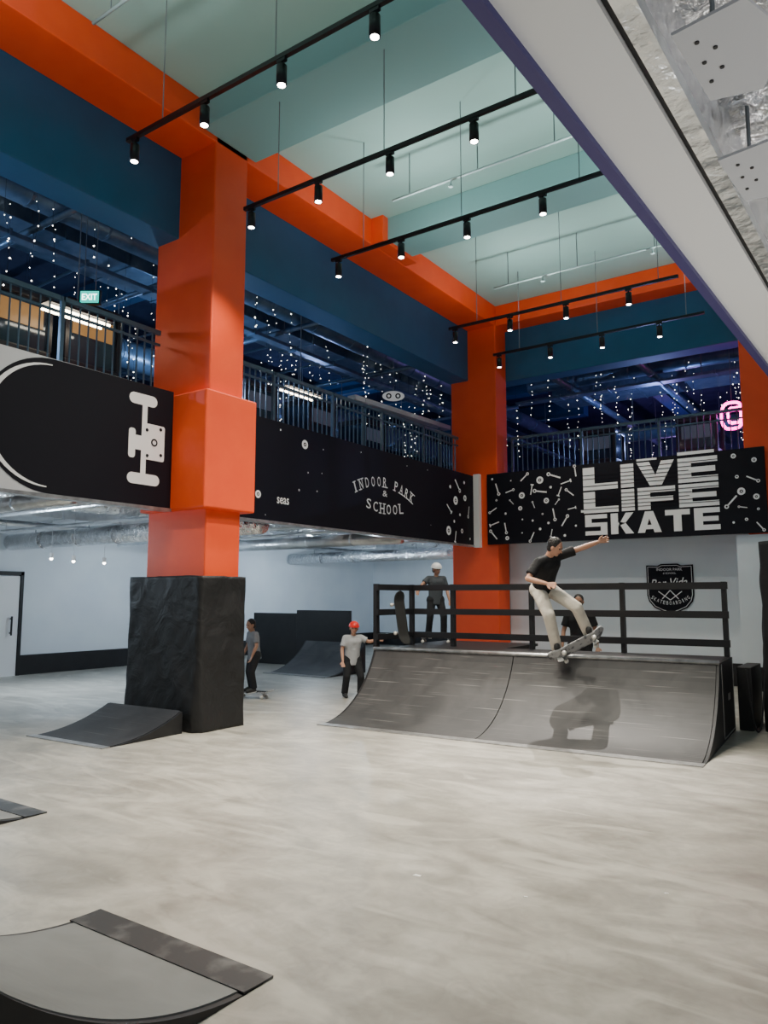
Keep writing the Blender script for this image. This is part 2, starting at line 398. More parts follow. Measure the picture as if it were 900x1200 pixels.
def scatter(bm, rects, avoid, n, smin, smax, c, u, v, seed, mind=.17, ks=(0, 0, 1, 1, 2, 3, 3, 4)):
    rn = random.Random(seed); done = []; tries = 0
    while len(done) < n and tries < 6000:
        tries += 1
        x0, x1, y0, y1 = rn.choice(rects); x = rn.uniform(x0, x1); y = rn.uniform(y0, y1)
        if any(a0 < x < a1 and b0 < y < b1 for a0, a1, b0, b1 in avoid): continue
        if any((x-a)**2+(y-b)**2 < mind**2 for a, b in done): continue
        done.append((x, y)); icon(bm, rn.choice(ks), x, y, rn.uniform(smin, smax), rn.uniform(0, PI*2), c, u, v)
t = thing('mural_board', 'long black mural board between the two pillars reading INDOOR PARK & SCHOOL', 'mural', (PXm, 11, z0m))
boxobj('board', 'mural', t, PXm-.1, PXm, 7.34, 14.88, z0m, z1m)
bm = B(); q = pm(331.5, 587); text_into(bm, 'seas', (PXm, q.y, q.z), Y3, Z3, pm(339, 587).y-pm(325, 587).y, .10, .01); mk('small_lettering', bm, 'print', t)
SER = {'I': [(0, 1), (0, 0)], 'N': [(-1, 1), (-1, 0), (1, 1)], 'P': [(-1, 0)], 'A': [(-1, 0), (1, 0)], 'R': [(-1, 0), (1, 0)], 'K': [(-1, 1), (-1, 0), (1, 1), (1, 0)], 'H': [(-1, 1), (-1, 0), (1, 1), (1, 0)], 'L': [(-1, 1)], 'D': [], 'O': [], 'S': [], 'C': []}
def serif_letter(bm, ch, c, w, h, rot):
    text_into(bm, ch, c, Y3, Z3, w, h, .004, rot=rot)
    cr, sr_ = math.cos(rot), math.sin(rot)
    for a, b in SER.get(ch, []):
        x0 = a*w*(.5 if a else 0)*.92; y0 = (h/2 if b else -h/2); hw_ = .045; t_ = .02
        pts = [(x0-hw_, y0-t_/2), (x0+hw_, y0-t_/2), (x0+hw_, y0+t_/2), (x0-hw_, y0+t_/2)]
        poly_into(bm, [(cr*p-sr_*q, sr_*p+cr*q) for p, q in pts], c, Y3, Z3, .0045)
bm = B()
A0, A1 = pm(416, 570), pm(482, 580); mid = pm(449, 565); hc = (A1.y-A0.y)/2; sg = .19; Rr = (hc*hc+sg*sg)/(2*sg); am = math.asin(hc/Rr)
cy_ = (A0.y+A1.y)/2
s = 'INDOOR PARK'; n = len(s)
for i, ch in enumerate(s):
    if ch == ' ': continue
    an = am*(1-2*i/(n-1)); x = -Rr*math.sin(an); y = Rr*math.cos(an)-Rr
    serif_letter(bm, ch, Vector((PXm, cy_+x, mid.z+y)), (.035 if ch == 'I' else hc*2/n*.62), .18, an)
q = pm(451, 578.5); text_into(bm, '&', (PXm, q.y, q.z), Y3, Z3, .15, .11, .004)
B0, B1 = pm(432, 592), pm(470, 596); qz = pm(451, 596.5).z; s = 'SCHOOL'; wS = B1.y-B0.y
for i, ch in enumerate(s):
    k = (i-2.5)/2.5; serif_letter(bm, ch, Vector((PXm, (B0.y+B1.y)/2+k*wS/2, qz+.05*k*k)), wS/5*.66, .18, k*.1)
mk('arched_lettering', bm, 'print', t)
bm = B(); yA = pm(505, 600).y; cc = (PXm, 0, zc)
scatter(bm, [(yA+.7, 14.7, -.68, .68)], [], 13, .06, .10, cc, Y3, Z3, 3, .3)
scatter(bm, [(7.5, yA, -.7, .7)], [(7.6, 8.9, -.6, .6), (cy_-1.6, cy_+1.6, -.7, .6)], 12, .015, .04, cc, Y3, Z3, 5, .3, (3, 3, 4))
for (u_, v_, s_) in ((357, 521, .075), (302, 579, .06)):
    q = pm(u_, v_); icon(bm, 0, q.y, q.z-zc, s_, 0, cc, Y3, Z3)
mk('icon_print', bm, 'print', t)
boxobj('ledge', 'metal', t, PXm-.1, PXm+.03, 7.34, 14.88, z0m-.04, z0m)
tag(boxobj('corner_post', 'whitebox', None, -7.84, -7.70, 14.83, 14.95, z0m-.05, z1m+.03), 'white corner post between the two black murals', 'post')
PYm = 14.85
def py(u, v): return onY(u, v, PYm)
xl = py(571, 600).x; xr = py(898, 575).x
t = thing('mural_board', 'black mural board with LIVE LIFE SKATE lettering above the white wall', 'mural', ((xl+xr)/2, PYm, z0m))
boxobj('board', 'mural', t, xl, xr, PYm, PYm+.06, z0m, z1m)
for x in (xl+1.2, (xl+xr)/2, xr-1.2): boxobj('mounting_bracket', 'metal', t, x-.05, x+.05, PYm+.05, 15.45, 3.95, 4.05)
GL = {
 'L': [[(0, 0), (1, 0), (1, .28), (.34, .28), (.34, 1), (0, 1)]],
 'I': [[(.0, 0), (1, 0), (1, 1), (0, 1)]],
 'V': [[(.34, 0), (.66, 0), (1, 1), (.66, 1), (.5, .42), (.34, 1), (0, 1)]],
 'E': [[(0, 0), (.34, 0), (.34, 1), (0, 1)], [(.33, 0), (1, 0), (1, .23), (.33, .23)], [(.33, .39), (.94, .39), (.94, .61), (.33, .61)], [(.33, .77), (1, .77), (1, 1), (.33, 1)]],
 'F': [[(0, 0), (.34, 0), (.34, 1), (0, 1)], [(.33, .33), (.94, .33), (.94, .56), (.33, .56)], [(.33, .76), (1, .76), (1, 1), (.33, 1)]],
 'S': [[(0, 0), (1, 0), (1, .20), (0, .20)], [(.70, .19), (1, .19), (1, .5), (.70, .5)], [(0, .41), (1, .41), (1, .60), (0, .60)], [(0, .5), (.30, .5), (.30, .82), (0, .82)], [(0, .80), (1, .80), (1, 1), (0, 1)]],
 'K': [[(0, 0), (.32, 0), (.32, 1), (0, 1)], [(.31, .36), (.66, 1), (1, 1), (.64, .52), (1, 0), (.64, 0), (.31, .60)]],
 'A': [[(0, 0), (.30, 0), (.5, .66), (.70, 0), (1, 0), (.67, 1), (.33, 1)], [(.25, .16), (.75, .16), (.68, .36), (.32, .36)]],
 'T': [[(.34, 0), (.66, 0), (.66, .76), (.34, .76)], [(0, .75), (1, .75), (1, 1), (0, 1)]],
}
def glyphline(bm, s, xa, xb, za, zb, gap=.09):
    ws = [.36 if ch == 'I' else 1 for ch in s]; tot = sum(ws)+gap*(len(s)-1); k = (xb-xa)/tot; x = xa
    for i, (ch, w) in enumerate(zip(s, ws)):
        for j, poly in enumerate(GL[ch]):
            poly_into(bm, [(x+p*w*k, za+q*(zb-za)) for p, q in poly], (0, PYm, 0), X3, Z3, .010+.0004*j)
        x += (w+gap)*k
xa = py(684, 585).x; xb = py(843, 585).x
zt = [py(763, v).z for v in (541, 569, 571, 597, 599, 624)]
bm = B()
glyphline(bm, 'LIVE', xa, xb, zt[1], zt[0]); glyphline(bm, 'LIFE', xa, xb, zt[3], zt[2]); glyphline(bm, 'SKATE', xa+.02, xb, zt[5], zt[4], .16)
cc = (0, PYm, 0); w4 = (xb-xa)/4
for (x0, x1, z, h) in ((xa+w4*2.9, xb-.05, zt[0]+.09, .06), (xa+w4*1.7, xa+w4*2.3, zt[0]+.05, .04), (xa-.06, xa+.1, zt[3]+.05, .05)):
    poly_into(bm, [(x0, z-h/2), (x1, z-h/2), (x1, z+h/2), (x0, z+h/2)], cc, X3, Z3, .012)
mk('lettering', bm, 'print', t)
bm = B()
hL1 = zt[0]-zt[1]; hL2 = zt[2]-zt[3]
for k, f in enumerate((.18, .34, .50, .66, .84)):
    x0, x1 = ((xa-.03, xb+.03), (xa+w4*.4, xb+.03), (xa-.03, xa+w4*3.2), (xa-.03, xb+.03), (xa+w4, xb+.03))[k]
    for zb_, hh in ((zt[1], hL1), (zt[3], hL2)):
        z = zb_+f*hh; poly_into(bm, [(x0, z-.006), (x1, z-.006), (x1, z+.006), (x0, z+.006)], cc, X3, Z3, .016)
mk('lettering_slices', bm, 'mural', t)
bm = B()
scatter(bm, [(xl+.12, xr-.12, z0m+.1, z1m-.1)], [(xa-.15, xb+.2, zt[5]-.14, zt[0]+.14)], 66, .035, .08, cc, X3, Z3, 11, .22)
mk('icon_print', bm, 'print', t)
# crest
PW = 15.515
c0 = onY(785.5, 690, PW); wl = onY(758, 690, PW).x; wr = onY(813, 690, PW).x; hz = (onY(785, 661, PW).z-onY(785, 720, PW).z)/2; hw = (wr-wl)/2
t = thing('wall_crest', 'black shield crest on the white wall behind the big ramp', 'sign', (c0.x, PW, c0.z))
shp = [(-1, .95), (-.5, .93), (-.35, 1), (.35, 1), (.5, .93), (1, .95), (1, -.25), (.93, -.5), (.7, -.75), (.35, -.9), (0, -1), (-.35, -.9), (-.7, -.75), (-.93, -.5), (-1, -.25)]
bm = B(); prism(bm, [(a*hw, b*hz) for a, b in shp], lambda a, b, t_: Vector((c0.x+a, PW-t_, c0.z+b)), 0, .02); mk('shield', bm, 'mural', t)
bm = B(); cw = (c0.x, PW-.02, c0.z)
for i in range(len(shp)):
    a, b = shp[i], shp[(i+1) % len(shp)]
    stroke(bm, [(a[0]*hw*.93, a[1]*hz*.93), (b[0]*hw*.93, b[1]*hz*.93)], .010, cw, X3, Z3, .004)
text_into(bm, 'INDOOR PARK', (c0.x, PW-.02, c0.z+hz*.77), X3, Z3, hw*1.1, .05, .005)
text_into(bm, '& SCHOOL', (c0.x, PW-.02, c0.z+hz*.62), X3, Z3, hw*.55, .035, .005)
text_into(bm, 'Por Vida', (c0.x, PW-.03, c0.z+.12), X3, Z3, hw*1.55, .17, .004, rot=.06, shear=.3)
stroke(bm, [(-hw*.5, -.05), (0, -.22), (hw*.5, -.05)], .016, cw, X3, Z3, .004); stroke(bm, [(-hw*.35, -.2), (0, -.03), (hw*.35, -.2)], .016, cw, X3, Z3, .005)
for i, ch in enumerate('SKATEBOARDING'):
    an = (i-6)*.105; r = .58
    text_into(bm, ch, (c0.x+r*math.sin(an), PW-.02, c0.z+.30-r*math.cos(an)-.0), X3, Z3, .014 if ch == 'I' else .038, .07, .004, rot=an)
mk('crest_print', bm, 'print', t)

# ---------------------------------------------------------------- railings upstairs
def railing(label, p0, p1, z0, z1, n, group):
    p0 = Vector((*p0, 0)); p1 = Vector((*p1, 0)); L = (p1-p0).length; k = max(1, round(L/1.6))
    for i in range(k):
        a = p0.lerp(p1, i/k); b = p0.lerp(p1, (i+1)/k); d = (b-a).normalized()*.02; a = a+d; b = b-d
        t = thing('railing', label, 'railing', (a.x, a.y, z0), 0, group)
        bm = B(); obox(bm, a+Z3*(z1-.03), b+Z3*(z1-.03), .05, .06); mk('top_rail', bm, 'rail', t)
        bm = B(); obox(bm, a+Z3*(z1-.2), b+Z3*(z1-.2), .03, .03); mk('upper_rail', bm, 'rail', t)
        bm = B(); obox(bm, a+Z3*(z0+.12), b+Z3*(z0+.12), .04, .04); mk('bottom_rail', bm, 'rail', t)
        bm = B(); obox(bm, a+Z3*z0, a+Z3*z1, .05, .05, (1, 0, 0)); mk('post', bm, 'rail', t)
        bm = B()
        m_ = int((b-a).length/.12)
        for j in range(1, m_):
            q = a.lerp(b, j/m_); cyl(bm, q+Z3*(z0+.12), q+Z3*(z1-.05), .012, seg=6)
        mk('bars', bm, 'rail', t)
railing('section of blue grey bar railing above the left skateboard mural', (-8.25, .5), (-8.25, 6.5), 4.2, 5.3, 0, 'upper railing left of the nearest pillar')
railing('section of blue grey bar railing above the long black mural', (-8.25, 7.2), (-8.25, 14.9), 4.2, 5.3, 0, 'upper railing above the long mural')
railing('section of blue grey bar railing above the LIVE LIFE SKATE mural', (-7.25, 15.62), (-2.35, 15.62), 4.2, 5.3, 0, 'upper railing above the lettered mural')
railing('section of blue grey bar railing right of the far pillar', (-1.1, 15.62), (3, 15.62), 4.2, 5.3, 0, 'upper railing right of the far pillar')

# ---------------------------------------------------------------- ramps
def quarter_pipe(name, label, W, Rr, run, deck, loc, rz, skin, seams=(), side='black', coping=True, toe=.12, toem='metal'):
    t = thing(name, label, 'ramp', loc, rz)
    arc = lambda d: Rr-math.sqrt(Rr*Rr-d*d)
    H = arc(run); n = 24
    prof = [(run*i/n, arc(run*i/n)) for i in range(n+1)]
    xs = [.03]+list(seams)+[W-.03]
    for a, b in zip(xs, xs[1:]):
        bm = B(); g = .006
        pts = [(d, z+.006) for d, z in prof]+[(d, max(0, z-.02)) for d, z in prof[::-1]]
        prism(bm, pts, lambda p, q, x: Vector((x, p, q)), a+g, b-g)
        mk('riding_surface', bm, skin, t, world=False)
    sp_ = prof[:]+([(run+deck, H)] if deck else [])+[(run+deck, 0)]
    for a, b in ((0, .03), (W-.03, W)):
        bm = B(); prism(bm, sp_, lambda p, q, x: Vector((x, p, q)), a, b); mk('side_panel', bm, side, t, world=False)
    if deck:
        bm = B(); box(bm, .03, W-.03, run+.02, run+deck, H-.03, H+.004); mk('deck', bm, 'black', t, world=False)
    bm = B(); box(bm, .03, W-.03, run+deck-.03, run+deck, 0, H-.03); mk('back_panel', bm, side, t, world=False)
    if coping:
        bm = B(); cyl(bm, (0, run, H+.005), (W, run, H+.005), .028, seg=14); mk('coping', bm, 'metal', t, True, world=False)
    if toe:
        bm = B(); n2 = 8
        pts = [(-.06+(.06+toe)*i/n2, (arc(max(0, -.06+(.06+toe)*i/n2)))+.011) for i in range(n2+1)]
        pts = pts+[(toe, arc(toe)+.004), (-.06, .001)]
        prism(bm, pts, lambda p, q, x: Vector((x, p, q)), 0, W); mk('toe_plate', bm, toem, t, world=False)
    return t, H
ang = math.radians(3.0); LX = 4.68; RUN = 1.33; DK = 1.1; OX, OY = -6.42, 7.79
big, HB = quarter_pipe('quarter_pipe', 'big dark quarter pipe ramp under the airborne skateboarder', LX, 1.433, RUN, DK, (OX, OY, 0), ang, 'ramp', (2.18,), toe=.08)
bm = B(); box(bm, LX, LX+.004, 1.9, 2.08, .42, .5, bev=.0015); mk('hand_hole', bm, 'metal', big, world=False)
bm = B()
for y_ in (1.45, 2.38): box(bm, LX-.002, LX+.006, y_, y_+.012, .03, HB-.02)
box(bm, LX-.002, LX+.006, 1.45, 2.39, .03, .042); mk('side_trim', bm, 'metal', big, world=False)
def RW(x, y, z):
    return Vector((OX+x*math.cos(ang)-y*math.sin(ang), OY+x*math.sin(ang)+y*math.cos(ang), z))
yb = RUN+DK-.06; yf = RUN+.06
g = thing('guard_rail', 'black wooden guard rail around the deck of the big ramp', 'railing', RW(.05, yb, HB), ang)
for x, y in ((.0, yf), (.05, yb), (.78, yb), (2.05, yb), (3.35, yb), (LX-.05, yb)):
    bm = B(); p = RW(x+.0, y, 0); obox(bm, p+Z3*(HB+.006), p+Z3*(HB+.95), .08, .06, (math.cos(ang), math.sin(ang), 0)); mk('post', bm, 'black', g)
for z in (.9, .53, .17):
    bm = B(); obox(bm, RW(.0, yb-.045, HB+z), RW(LX, yb-.045, HB+z), .03, .09); mk('rail', bm, 'black', g)
    bm = B(); obox(bm, RW(.045, yf-.05, HB+z), RW(.095, yb-.06, HB+z), .03, .09); mk('rail', bm, 'black', g)
pt = thing('waiting_platform', 'black platform behind the guard rail carrying the rider with the white helmet', 'platform', RW(.75, RUN+DK+.7, 0), ang)
bm = B(); bmesh.ops.create_cube(bm, size=1, matrix=Matrix.Translation((0, 0, HB-.02)) @ Matrix.Diagonal((1.7, 1.36, .04, 1))); mk('platform_top', bm, 'black', pt, world=False)
bm = B(); bmesh.ops.create_cube(bm, size=1, matrix=Matrix.Translation((0, 0, (HB-.04)/2)) @ Matrix.Diagonal((1.64, 1.3, HB-.04, 1))); mk('platform_body', bm, 'rampdark', pt, world=False)

quarter_pipe('quarter_pipe', 'grey small quarter pipe in the bottom left foreground with dark toe plate', 1.24, 1.8, 1.35, .4, (-2.38, 2.53, 0), PI+.0, 'ramp2', toe=.12, toem='darksteel')
quarter_pipe('quarter_pipe', 'low dark kicker ramp against the foot of the nearest orange pillar', 1.42, 2.35, 1.08, .0, (-8.76, 5.20, 0), .03, 'rampdark', toe=.05, coping=False)
quarter_pipe('quarter_pipe', 'ramp tip poking in at the left edge of the floor', 1.2, 1.8, 1.2, .3, (-5.55, 3.4, 0), PI, 'ramp2', toe=.12, toem='darksteel')
quarter_pipe('quarter_pipe', 'low grey quarter pipe in front of the long black panel near the left wall', 1.75, 1.75, 1.35, .0, (-11.7, 12.3, 0), 0, 'rampmid', coping=False, side='rampdark')
t = thing('black_panel', 'long black panel standing behind the low grey quarter pipe', 'panel', (-12.1, 14.1, 0))
boxobj('sheet', 'black', t, -13.8, -12.35, 14.07, 14.13, 0, 1.26, bev=.005); boxobj('sheet', 'black', t, -12.35, -10.7, 14.07, 14.13, 0, 1.34, bev=.005)
for x in (-13.6, -12.3, -10.9):
    bm = B(); prism(bm, [(0, 0), (.5, 0), (0, .8)], lambda a, b, s_: Vector((x+s_, 14.13+a, b)), -.02, .02); mk('brace', bm, 'black', t)

# ---------------------------------------------------------------- track lights
lit = []
TY = [4.73, 6.5, 8.29, 11.77, 13.6]; HX = [-6.55, -5.45, -4.42, -3.37]; TZ = 6.6
nm = ['nearest', 'second nearest', 'middle', 'second farthest', 'farthest']
for i, y in enumerate(TY):
    t = thing('light_track', nm[i]+' of the five black light tracks hanging under the teal ceiling', 'track light', (-4.65, y, TZ), 0, 'hanging light tracks')
    boxobj('track_bar', 'trackblk', t, -6.68, -2.6, y-.022, y+.022, TZ-.02, TZ+.025)
    for x in (-6.1, -4.5, -2.9):
        bm = B(); cyl(bm, (x, y, TZ+.02), (x, y, 8.25 if not (6.3 < y < 7.3) else 7.85), .006, seg=6); mk('suspension_wire', bm, 'wire', t)
    for j, x in enumerate(HX):
        h = thing('spotlight', ['leftmost', 'second from left', 'third from left', 'rightmost'][j]+' black spotlight on the '+nm[i]+' light track', 'spotlight', (x, y, TZ-.02), 0, 'black track spotlights')
        bm = B(); box(bm, x-.05, x+.05, y-.018, y+.018, TZ-.055, TZ-.02); cyl(bm, (x, y, TZ-.05), (x, y, TZ-.12), .012, seg=8); mk('mount', bm, 'trackblk', h)
        bm = B(); cyl(bm, (x, y, TZ-.09), (x, y, TZ-.28), .048, .05, 18); mk('lamp_barrel', bm, 'trackblk', h, True)
        bm = B(); cyl(bm, (x, y, TZ-.2805), (x, y, TZ-.284), .038, .038, 18); mk('lens', bm, 'lamp', h)
        lit.append((x, y, TZ-.34))
for (y, z, x0, x1, lb) in ((8.9, 7.6, -6.0, -2.0, 'thin pale sprinkler pipe under the middle of the teal ceiling'), (12.7, 7.6, -6.2, -1.5, 'thin pale sprinkler pipe near the far end of the ceiling'), (4.2, 7.6, -6.6, -2.5, 'thin pale sprinkler pipe near the top left of the ceiling')):
    t = thing('sprinkler_pipe', lb, 'pipe', (x0, y, z))
    bm = B(); cyl(bm, (x0, y, z), (x1, y, z), .018, seg=8); mk('pipe', bm, 'pipe', t, True)
    for k in range(4):
        x = x0+.3+(x1-x0-.6)*k/3
        bm = B(); cyl(bm, (x, y, z), (x, y, 8.25), .008, seg=6); mk('hanger', bm, 'wire', t)
    for k in range(2):
        x = x0+1+k*2; bm = B(); cyl(bm, (x, y, z), (x, y, z-.1), .012, seg=8); cyl(bm, (x, y, z-.1), (x, y, z-.11), .035, seg=10); mk('sprinkler_head', bm, 'pipe', t)

# ---------------------------------------------------------------- upper floor ceiling clutter
def duct(label, p0, p1, r, m='darkduct', n=None, cat='duct', name='air_duct', top=8.25):
    t = thing(name, label, cat, p0)
    p0 = Vector(p0); p1 = Vector(p1); bm = B(); cyl(bm, p0, p1, r, seg=18); mk('pipe', bm, m, t, True)
    bm = B(); L = (p1-p0).length; k = max(2, int(L/1.2))
    for i in range(1, k):
        q = p0.lerp(p1, i/k); d = (p1-p0).normalized()*.02; cyl(bm, q-d, q+d, r*1.05, seg=18)
    mk('joint_bands', bm, m, t)
    for i in range(4):
        q = p0.lerp(p1, (i+.5)/4); bm = B(); cyl(bm, q+Z3*r*.9, Vector((q.x, q.y, top)), .01, seg=6); mk('hanger', bm, 'wire', t)
    return t
def rduct(label, x0, x1, y0, y1, z0, z1, m='darkduct', name='air_duct', cat='duct', top=8.25):
    t = thing(name, label, cat, (x0, y0, z0))
    bm = B(); box(bm, x0, x1, y0, y1, z0, z1, bev=.01)
    ax = (x1-x0) > (y1-y0); L = max(x1-x0, y1-y0); k = max(2, int(L/1.2))
    for i in range(1, k):
        f = i/k
        if ax: box(bm, x0+L*f-.02, x0+L*f+.02, y0-.02, y1+.02, z0-.02, z1+.02)
        else: box(bm, x0-.02, x1+.02, y0+L*f-.02, y0+L*f+.02, z0-.02, z1+.02)
    mk('casing', bm, m, t)
    for i in range(4):
        f = (i+.5)/4; x = x0+(x1-x0)*(f if ax else .5); y = y0+(y1-y0)*(.5 if ax else f)
        bm = B(); cyl(bm, (x, y, z1), (x, y, top), .01, seg=6); mk('hanger', bm, 'wire', t)
    return t
for i, y in enumerate((1.5, 4.5, 9, 12, 17.5, 20.5, 24)):
    bm = B(); box(bm, -20, -8.5, y, y+.45, 7.75, 8.25); tag(mk('ceiling_beam', bm, 'navybeam'), 'dark blue cross beam in the dim upper floor ceiling', 'beam', 'dark blue upper ceiling beams')
for i, x in enumerate((-6.0, -3.4, -.8)):
    bm = B(); box(bm, x, x+.4, 16, 28, 7.75, 8.25); tag(mk('ceiling_beam', bm, 'navybeam'), 'dark blue beam in the dim ceiling behind the lettered mural', 'beam', 'dark blue beams behind the lettered mural')
duct('long round dark duct nearest the blue beam upstairs', (-9.6, -2, 7.2), (-9.6, 27, 7.2), .2)
duct('wide round dark duct deeper upstairs behind the fairy lights', (-12.6, -2, 6.5), (-12.6, 27, 6.5), .28)
duct('round dark duct deepest upstairs along the gallery', (-15.8, -2, 6.3), (-15.8, 27, 6.3), .24)
for k, y in enumerate((2.6, 5.6, 7.9, 10.8, 14.2, 19.0)):
    duct(['first', 'second', 'third', 'fourth', 'fifth', 'sixth'][k]+' slim dark pipe crossing upstairs counted from the left edge', (-19, y, 6.93), (-8.6, y, 6.93), .05)
duct('round dark duct running behind the lettered mural', (-7.9, 18.2, 7.2), (4, 18.2, 7.2), .2)
duct('second round dark duct deeper behind the lettered mural', (-7.9, 22.4, 6.5), (4, 22.4, 6.5), .22)
duct('thin dark pipe running behind the lettered mural', (-7.9, 16.9, 7.35), (4, 16.9, 7.35), .08)
for k, x in enumerate((-6.6, -4.6, -2.2)):
    duct(['left', 'middle', 'right'][k]+' dark pipe running away behind the lettered mural', (x, 16.2, 6.86), (x, 27, 6.86), .09)
rduct('flat dark rectangular duct upstairs far behind the murals', -11.6, -10.6, -2, 27, 7.3, 7.55)
rduct('flat dark rectangular duct high behind the far blue beam', -8, 4, 20, 21, 7.2, 7.6)
rduct('low dark cable tray over the upstairs railing', -10.2, -10.0, -2, 27, 6.7, 6.77, name='cable_tray', cat='cable tray')
rduct('low dark cable tray deeper over the arcade', -14.2, -13.9, -2, 27, 6.65, 6.72, name='cable_tray', cat='cable tray')
rduct('low dark cable tray behind the lettered mural', -8, 4, 17.5, 17.8, 6.6, 6.66, name='cable_tray', cat='cable tray')
for k in range(12):
    y = -.5+k*2.2+random.uniform(-.4, .4); z = random.choice((7.64, 7.68, 7.72))
    bm = B(); cyl(bm, (-19.9, y, z), (-8.55, y+random.uniform(-.5, .5), z), .03, seg=8)
    tag(mk('conduit_pipe', bm, 'rail'), 'thin blue conduit pipe crossing the upper floor ceiling', 'pipe', 'thin conduit pipes in the upper ceiling')
variants = []
for v in range(12):
    bm = B(); L = 1.0+.2*(v % 4); lead = .2+.14*v; p = Vector((0, 0, 0)); q = Vector((0, 0, -lead)); cyl(bm, p, q, .002, seg=4, mi=0); p = q
    while p.z > -lead-L:
        q = p+Vector((random.uniform(-.035, .035), random.uniform(-.035, .035), -random.uniform(.06, .26))); cyl(bm, p, q, .002, seg=4, mi=0); sph(bm, q, random.choice((.005, .006, .008, .011)), seg=5, mi=1); p = q
    me = bpy.data.meshes.new('fairy_light_strand'); bm.to_mesh(me); bm.free(); me.materials.append(M['darkwire']); me.materials.append(M['bulb']); variants.append(me)
def strand(x, y, lb, gp):
    o = bpy.data.objects.new('fairy_light_strand', random.choice(variants)); C.objects.link(o); o.location = (x, y, 8.25); o.rotation_euler = (0, 0, random.uniform(0, 6))
    tag(o, lb, 'fairy lights', gp)
XS = ((-9.3, -8.8), (-10.5, -10.3), (-12.2, -11.75), (-13.75, -13.0), (-15.4, -14.4), (-17.5, -16.2))
def rx(): a, b = random.choice(XS); return random.uniform(a, b)
for i in range(95): strand(rx(), .8+7.2*(i+random.random())/95, 'white fairy light strand hanging upstairs left of the nearest pillar', 'fairy lights left of the nearest pillar')
for i in range(105): strand(rx(), 8+14*(i+random.random())/105, 'white fairy light strand hanging upstairs above the long black mural', 'fairy lights above the long mural')
for i in range(60):
    a, b = random.choice(((16.2, 16.7), (19, 19.8), (21.3, 22), (23, 26))); strand(-7.5+7.5*(i+random.random())/60, random.uniform(a, b), 'white fairy light strand hanging behind the lettered mural', 'fairy lights behind the lettered mural')

def machine(x, y, ry, gm, label, h=1.6, w=.9):
    t = thing('arcade_machine', label, 'arcade machine', (x, y, 4.2), ry)
    def P(name, m, *a, **k):
        bm = B(); box(bm, *a, **k); return mk(name, bm, m, t, world=False)
    P('base', 'machine', -w/2, w/2, -.4, .4, 0, .8, bev=.02)
    P('display_case', 'glass', -w/2+.04, w/2-.04, -.36, .36, .8, h-.12)
    for a in (-1, 1):
        for b in (-1, 1): P('corner_post', 'machine', a*(w/2-.03)-.03, a*(w/2-.03)+.03, b*.37-.03, b*.37+.03, .8, h-.12)
    P('lid', 'machine', -w/2, w/2, -.42, .42, h-.12, h, bev=.03)
    for s_ in (-1, 1): P('lit_panel', gm, -w/2+.12, w/2-.12, s_*.367-.005, s_*.367+.005, h-.5, h-.2)
spots = [(-9.9, 6.3, 'warmglow', 'amber lit arcade machine upstairs just left of the nearest pillar', 1.7), (-9.9, 5.2, 'warmglow', 'amber lit arcade machine second from the nearest pillar upstairs', 1.6),
         (-10.6, 10.5, 'dimglow', 'dark arcade machine above the left part of the long mural', 1.65),
         (-10.6, 12.4, 'dimglow', 'dark arcade machine above the INDOOR PARK lettering', 1.7), (-10.6, 14.4, 'dimglow', 'dark arcade machine nearest the middle pillar upstairs', 1.65),
         (-6.0, 18.2, 'dimglow', 'dark arcade machine behind the lettered mural left part', 1.55), (-3.7, 18.2, 'dimglow', 'dark arcade machine behind the lettered mural right part', 1.55)]
for x, y, c_, lb, h in spots: machine(x, y, PI/2 if x < -8 else 0, c_, lb, h)
for (u, v, x, lb) in ((90, 372, -9.1, 'warm lit linear lamp hanging upstairs left of the nearest pillar'), (352, 462, -9.1, 'warm lit linear lamp hanging above the long mural')):
    q = onX(u, v, x); t = thing('tube_lamp', lb, 'lamp', q)
    for s_ in (-.1, .1):
        bm = B(); cyl(bm, q+Vector((s_, -.45, 0)), q+Vector((s_, .45, 0)), .018, seg=10); mk('tube', bm, 'tube', t, True)
    bm = B(); box(bm, q.x-.14, q.x+.14, q.y-.5, q.y+.5, q.z+.04, q.z+.07); mk('housing', bm, 'machine', t)
    bm = B(); cyl(bm, q+Z3*.06, Vector((q.x, q.y, 8.25)), .008, seg=6); mk('suspension_wire', bm, 'wire', t)
q = onX(105, 348, -9.15); t = thing('exit_sign', 'green lit EXIT sign hanging upstairs at the left', 'sign', q)
w_, h_ = .26, .17
bm = B(); prism(bm, [(-w_/2-.02, -h_/2-.02), (w_/2+.02, -h_/2-.02), (w_/2+.02, h_/2+.02), (-w_/2-.02, h_/2+.02)], lambda a, b, s_: q+RV*a+UV*b+CV*s_, -.05, 0); mk('housing', bm, 'machine', t)
bm = B(); poly_into(bm, [(-w_/2, -h_/2), (w_/2, -h_/2), (w_/2, h_/2), (-w_/2, h_/2)], q, RV, UV, .003); mk('sign_face', bm, 'exit', t)
bm = B(); text_into(bm, 'EXIT', q+RV*.0, RV, UV, .21, .09, .01, .007); mk('lettering', bm, 'exittext', t)
for s_ in (-.08, .08):
    bm = B(); cyl(bm, q+RV*s_+UV*.1, Vector(((q+RV*s_).x, (q+RV*s_).y, 8.25)), .006, seg=6); mk('hanging_rod', bm, 'wire', t)
q = onX(461, 464, -8.9); t = thing('hanging_sign', 'white oval sign hanging above the long mural', 'sign', q)
bm = B(); prism(bm, [(.24*math.cos(a), .11*math.sin(a)) for a in [2*PI*i/24 for i in range(24)]], lambda a, b, s_: q+RV*a+UV*b+CV*s_, -.03, 0); mk('plate', bm, 'signwhite', t)
bm = B()
for s_ in (-.1, .1): ring_into(bm, s_, 0, .03, .06, q, RV, UV, .004)
mk('plate_print', bm, 'mural', t)
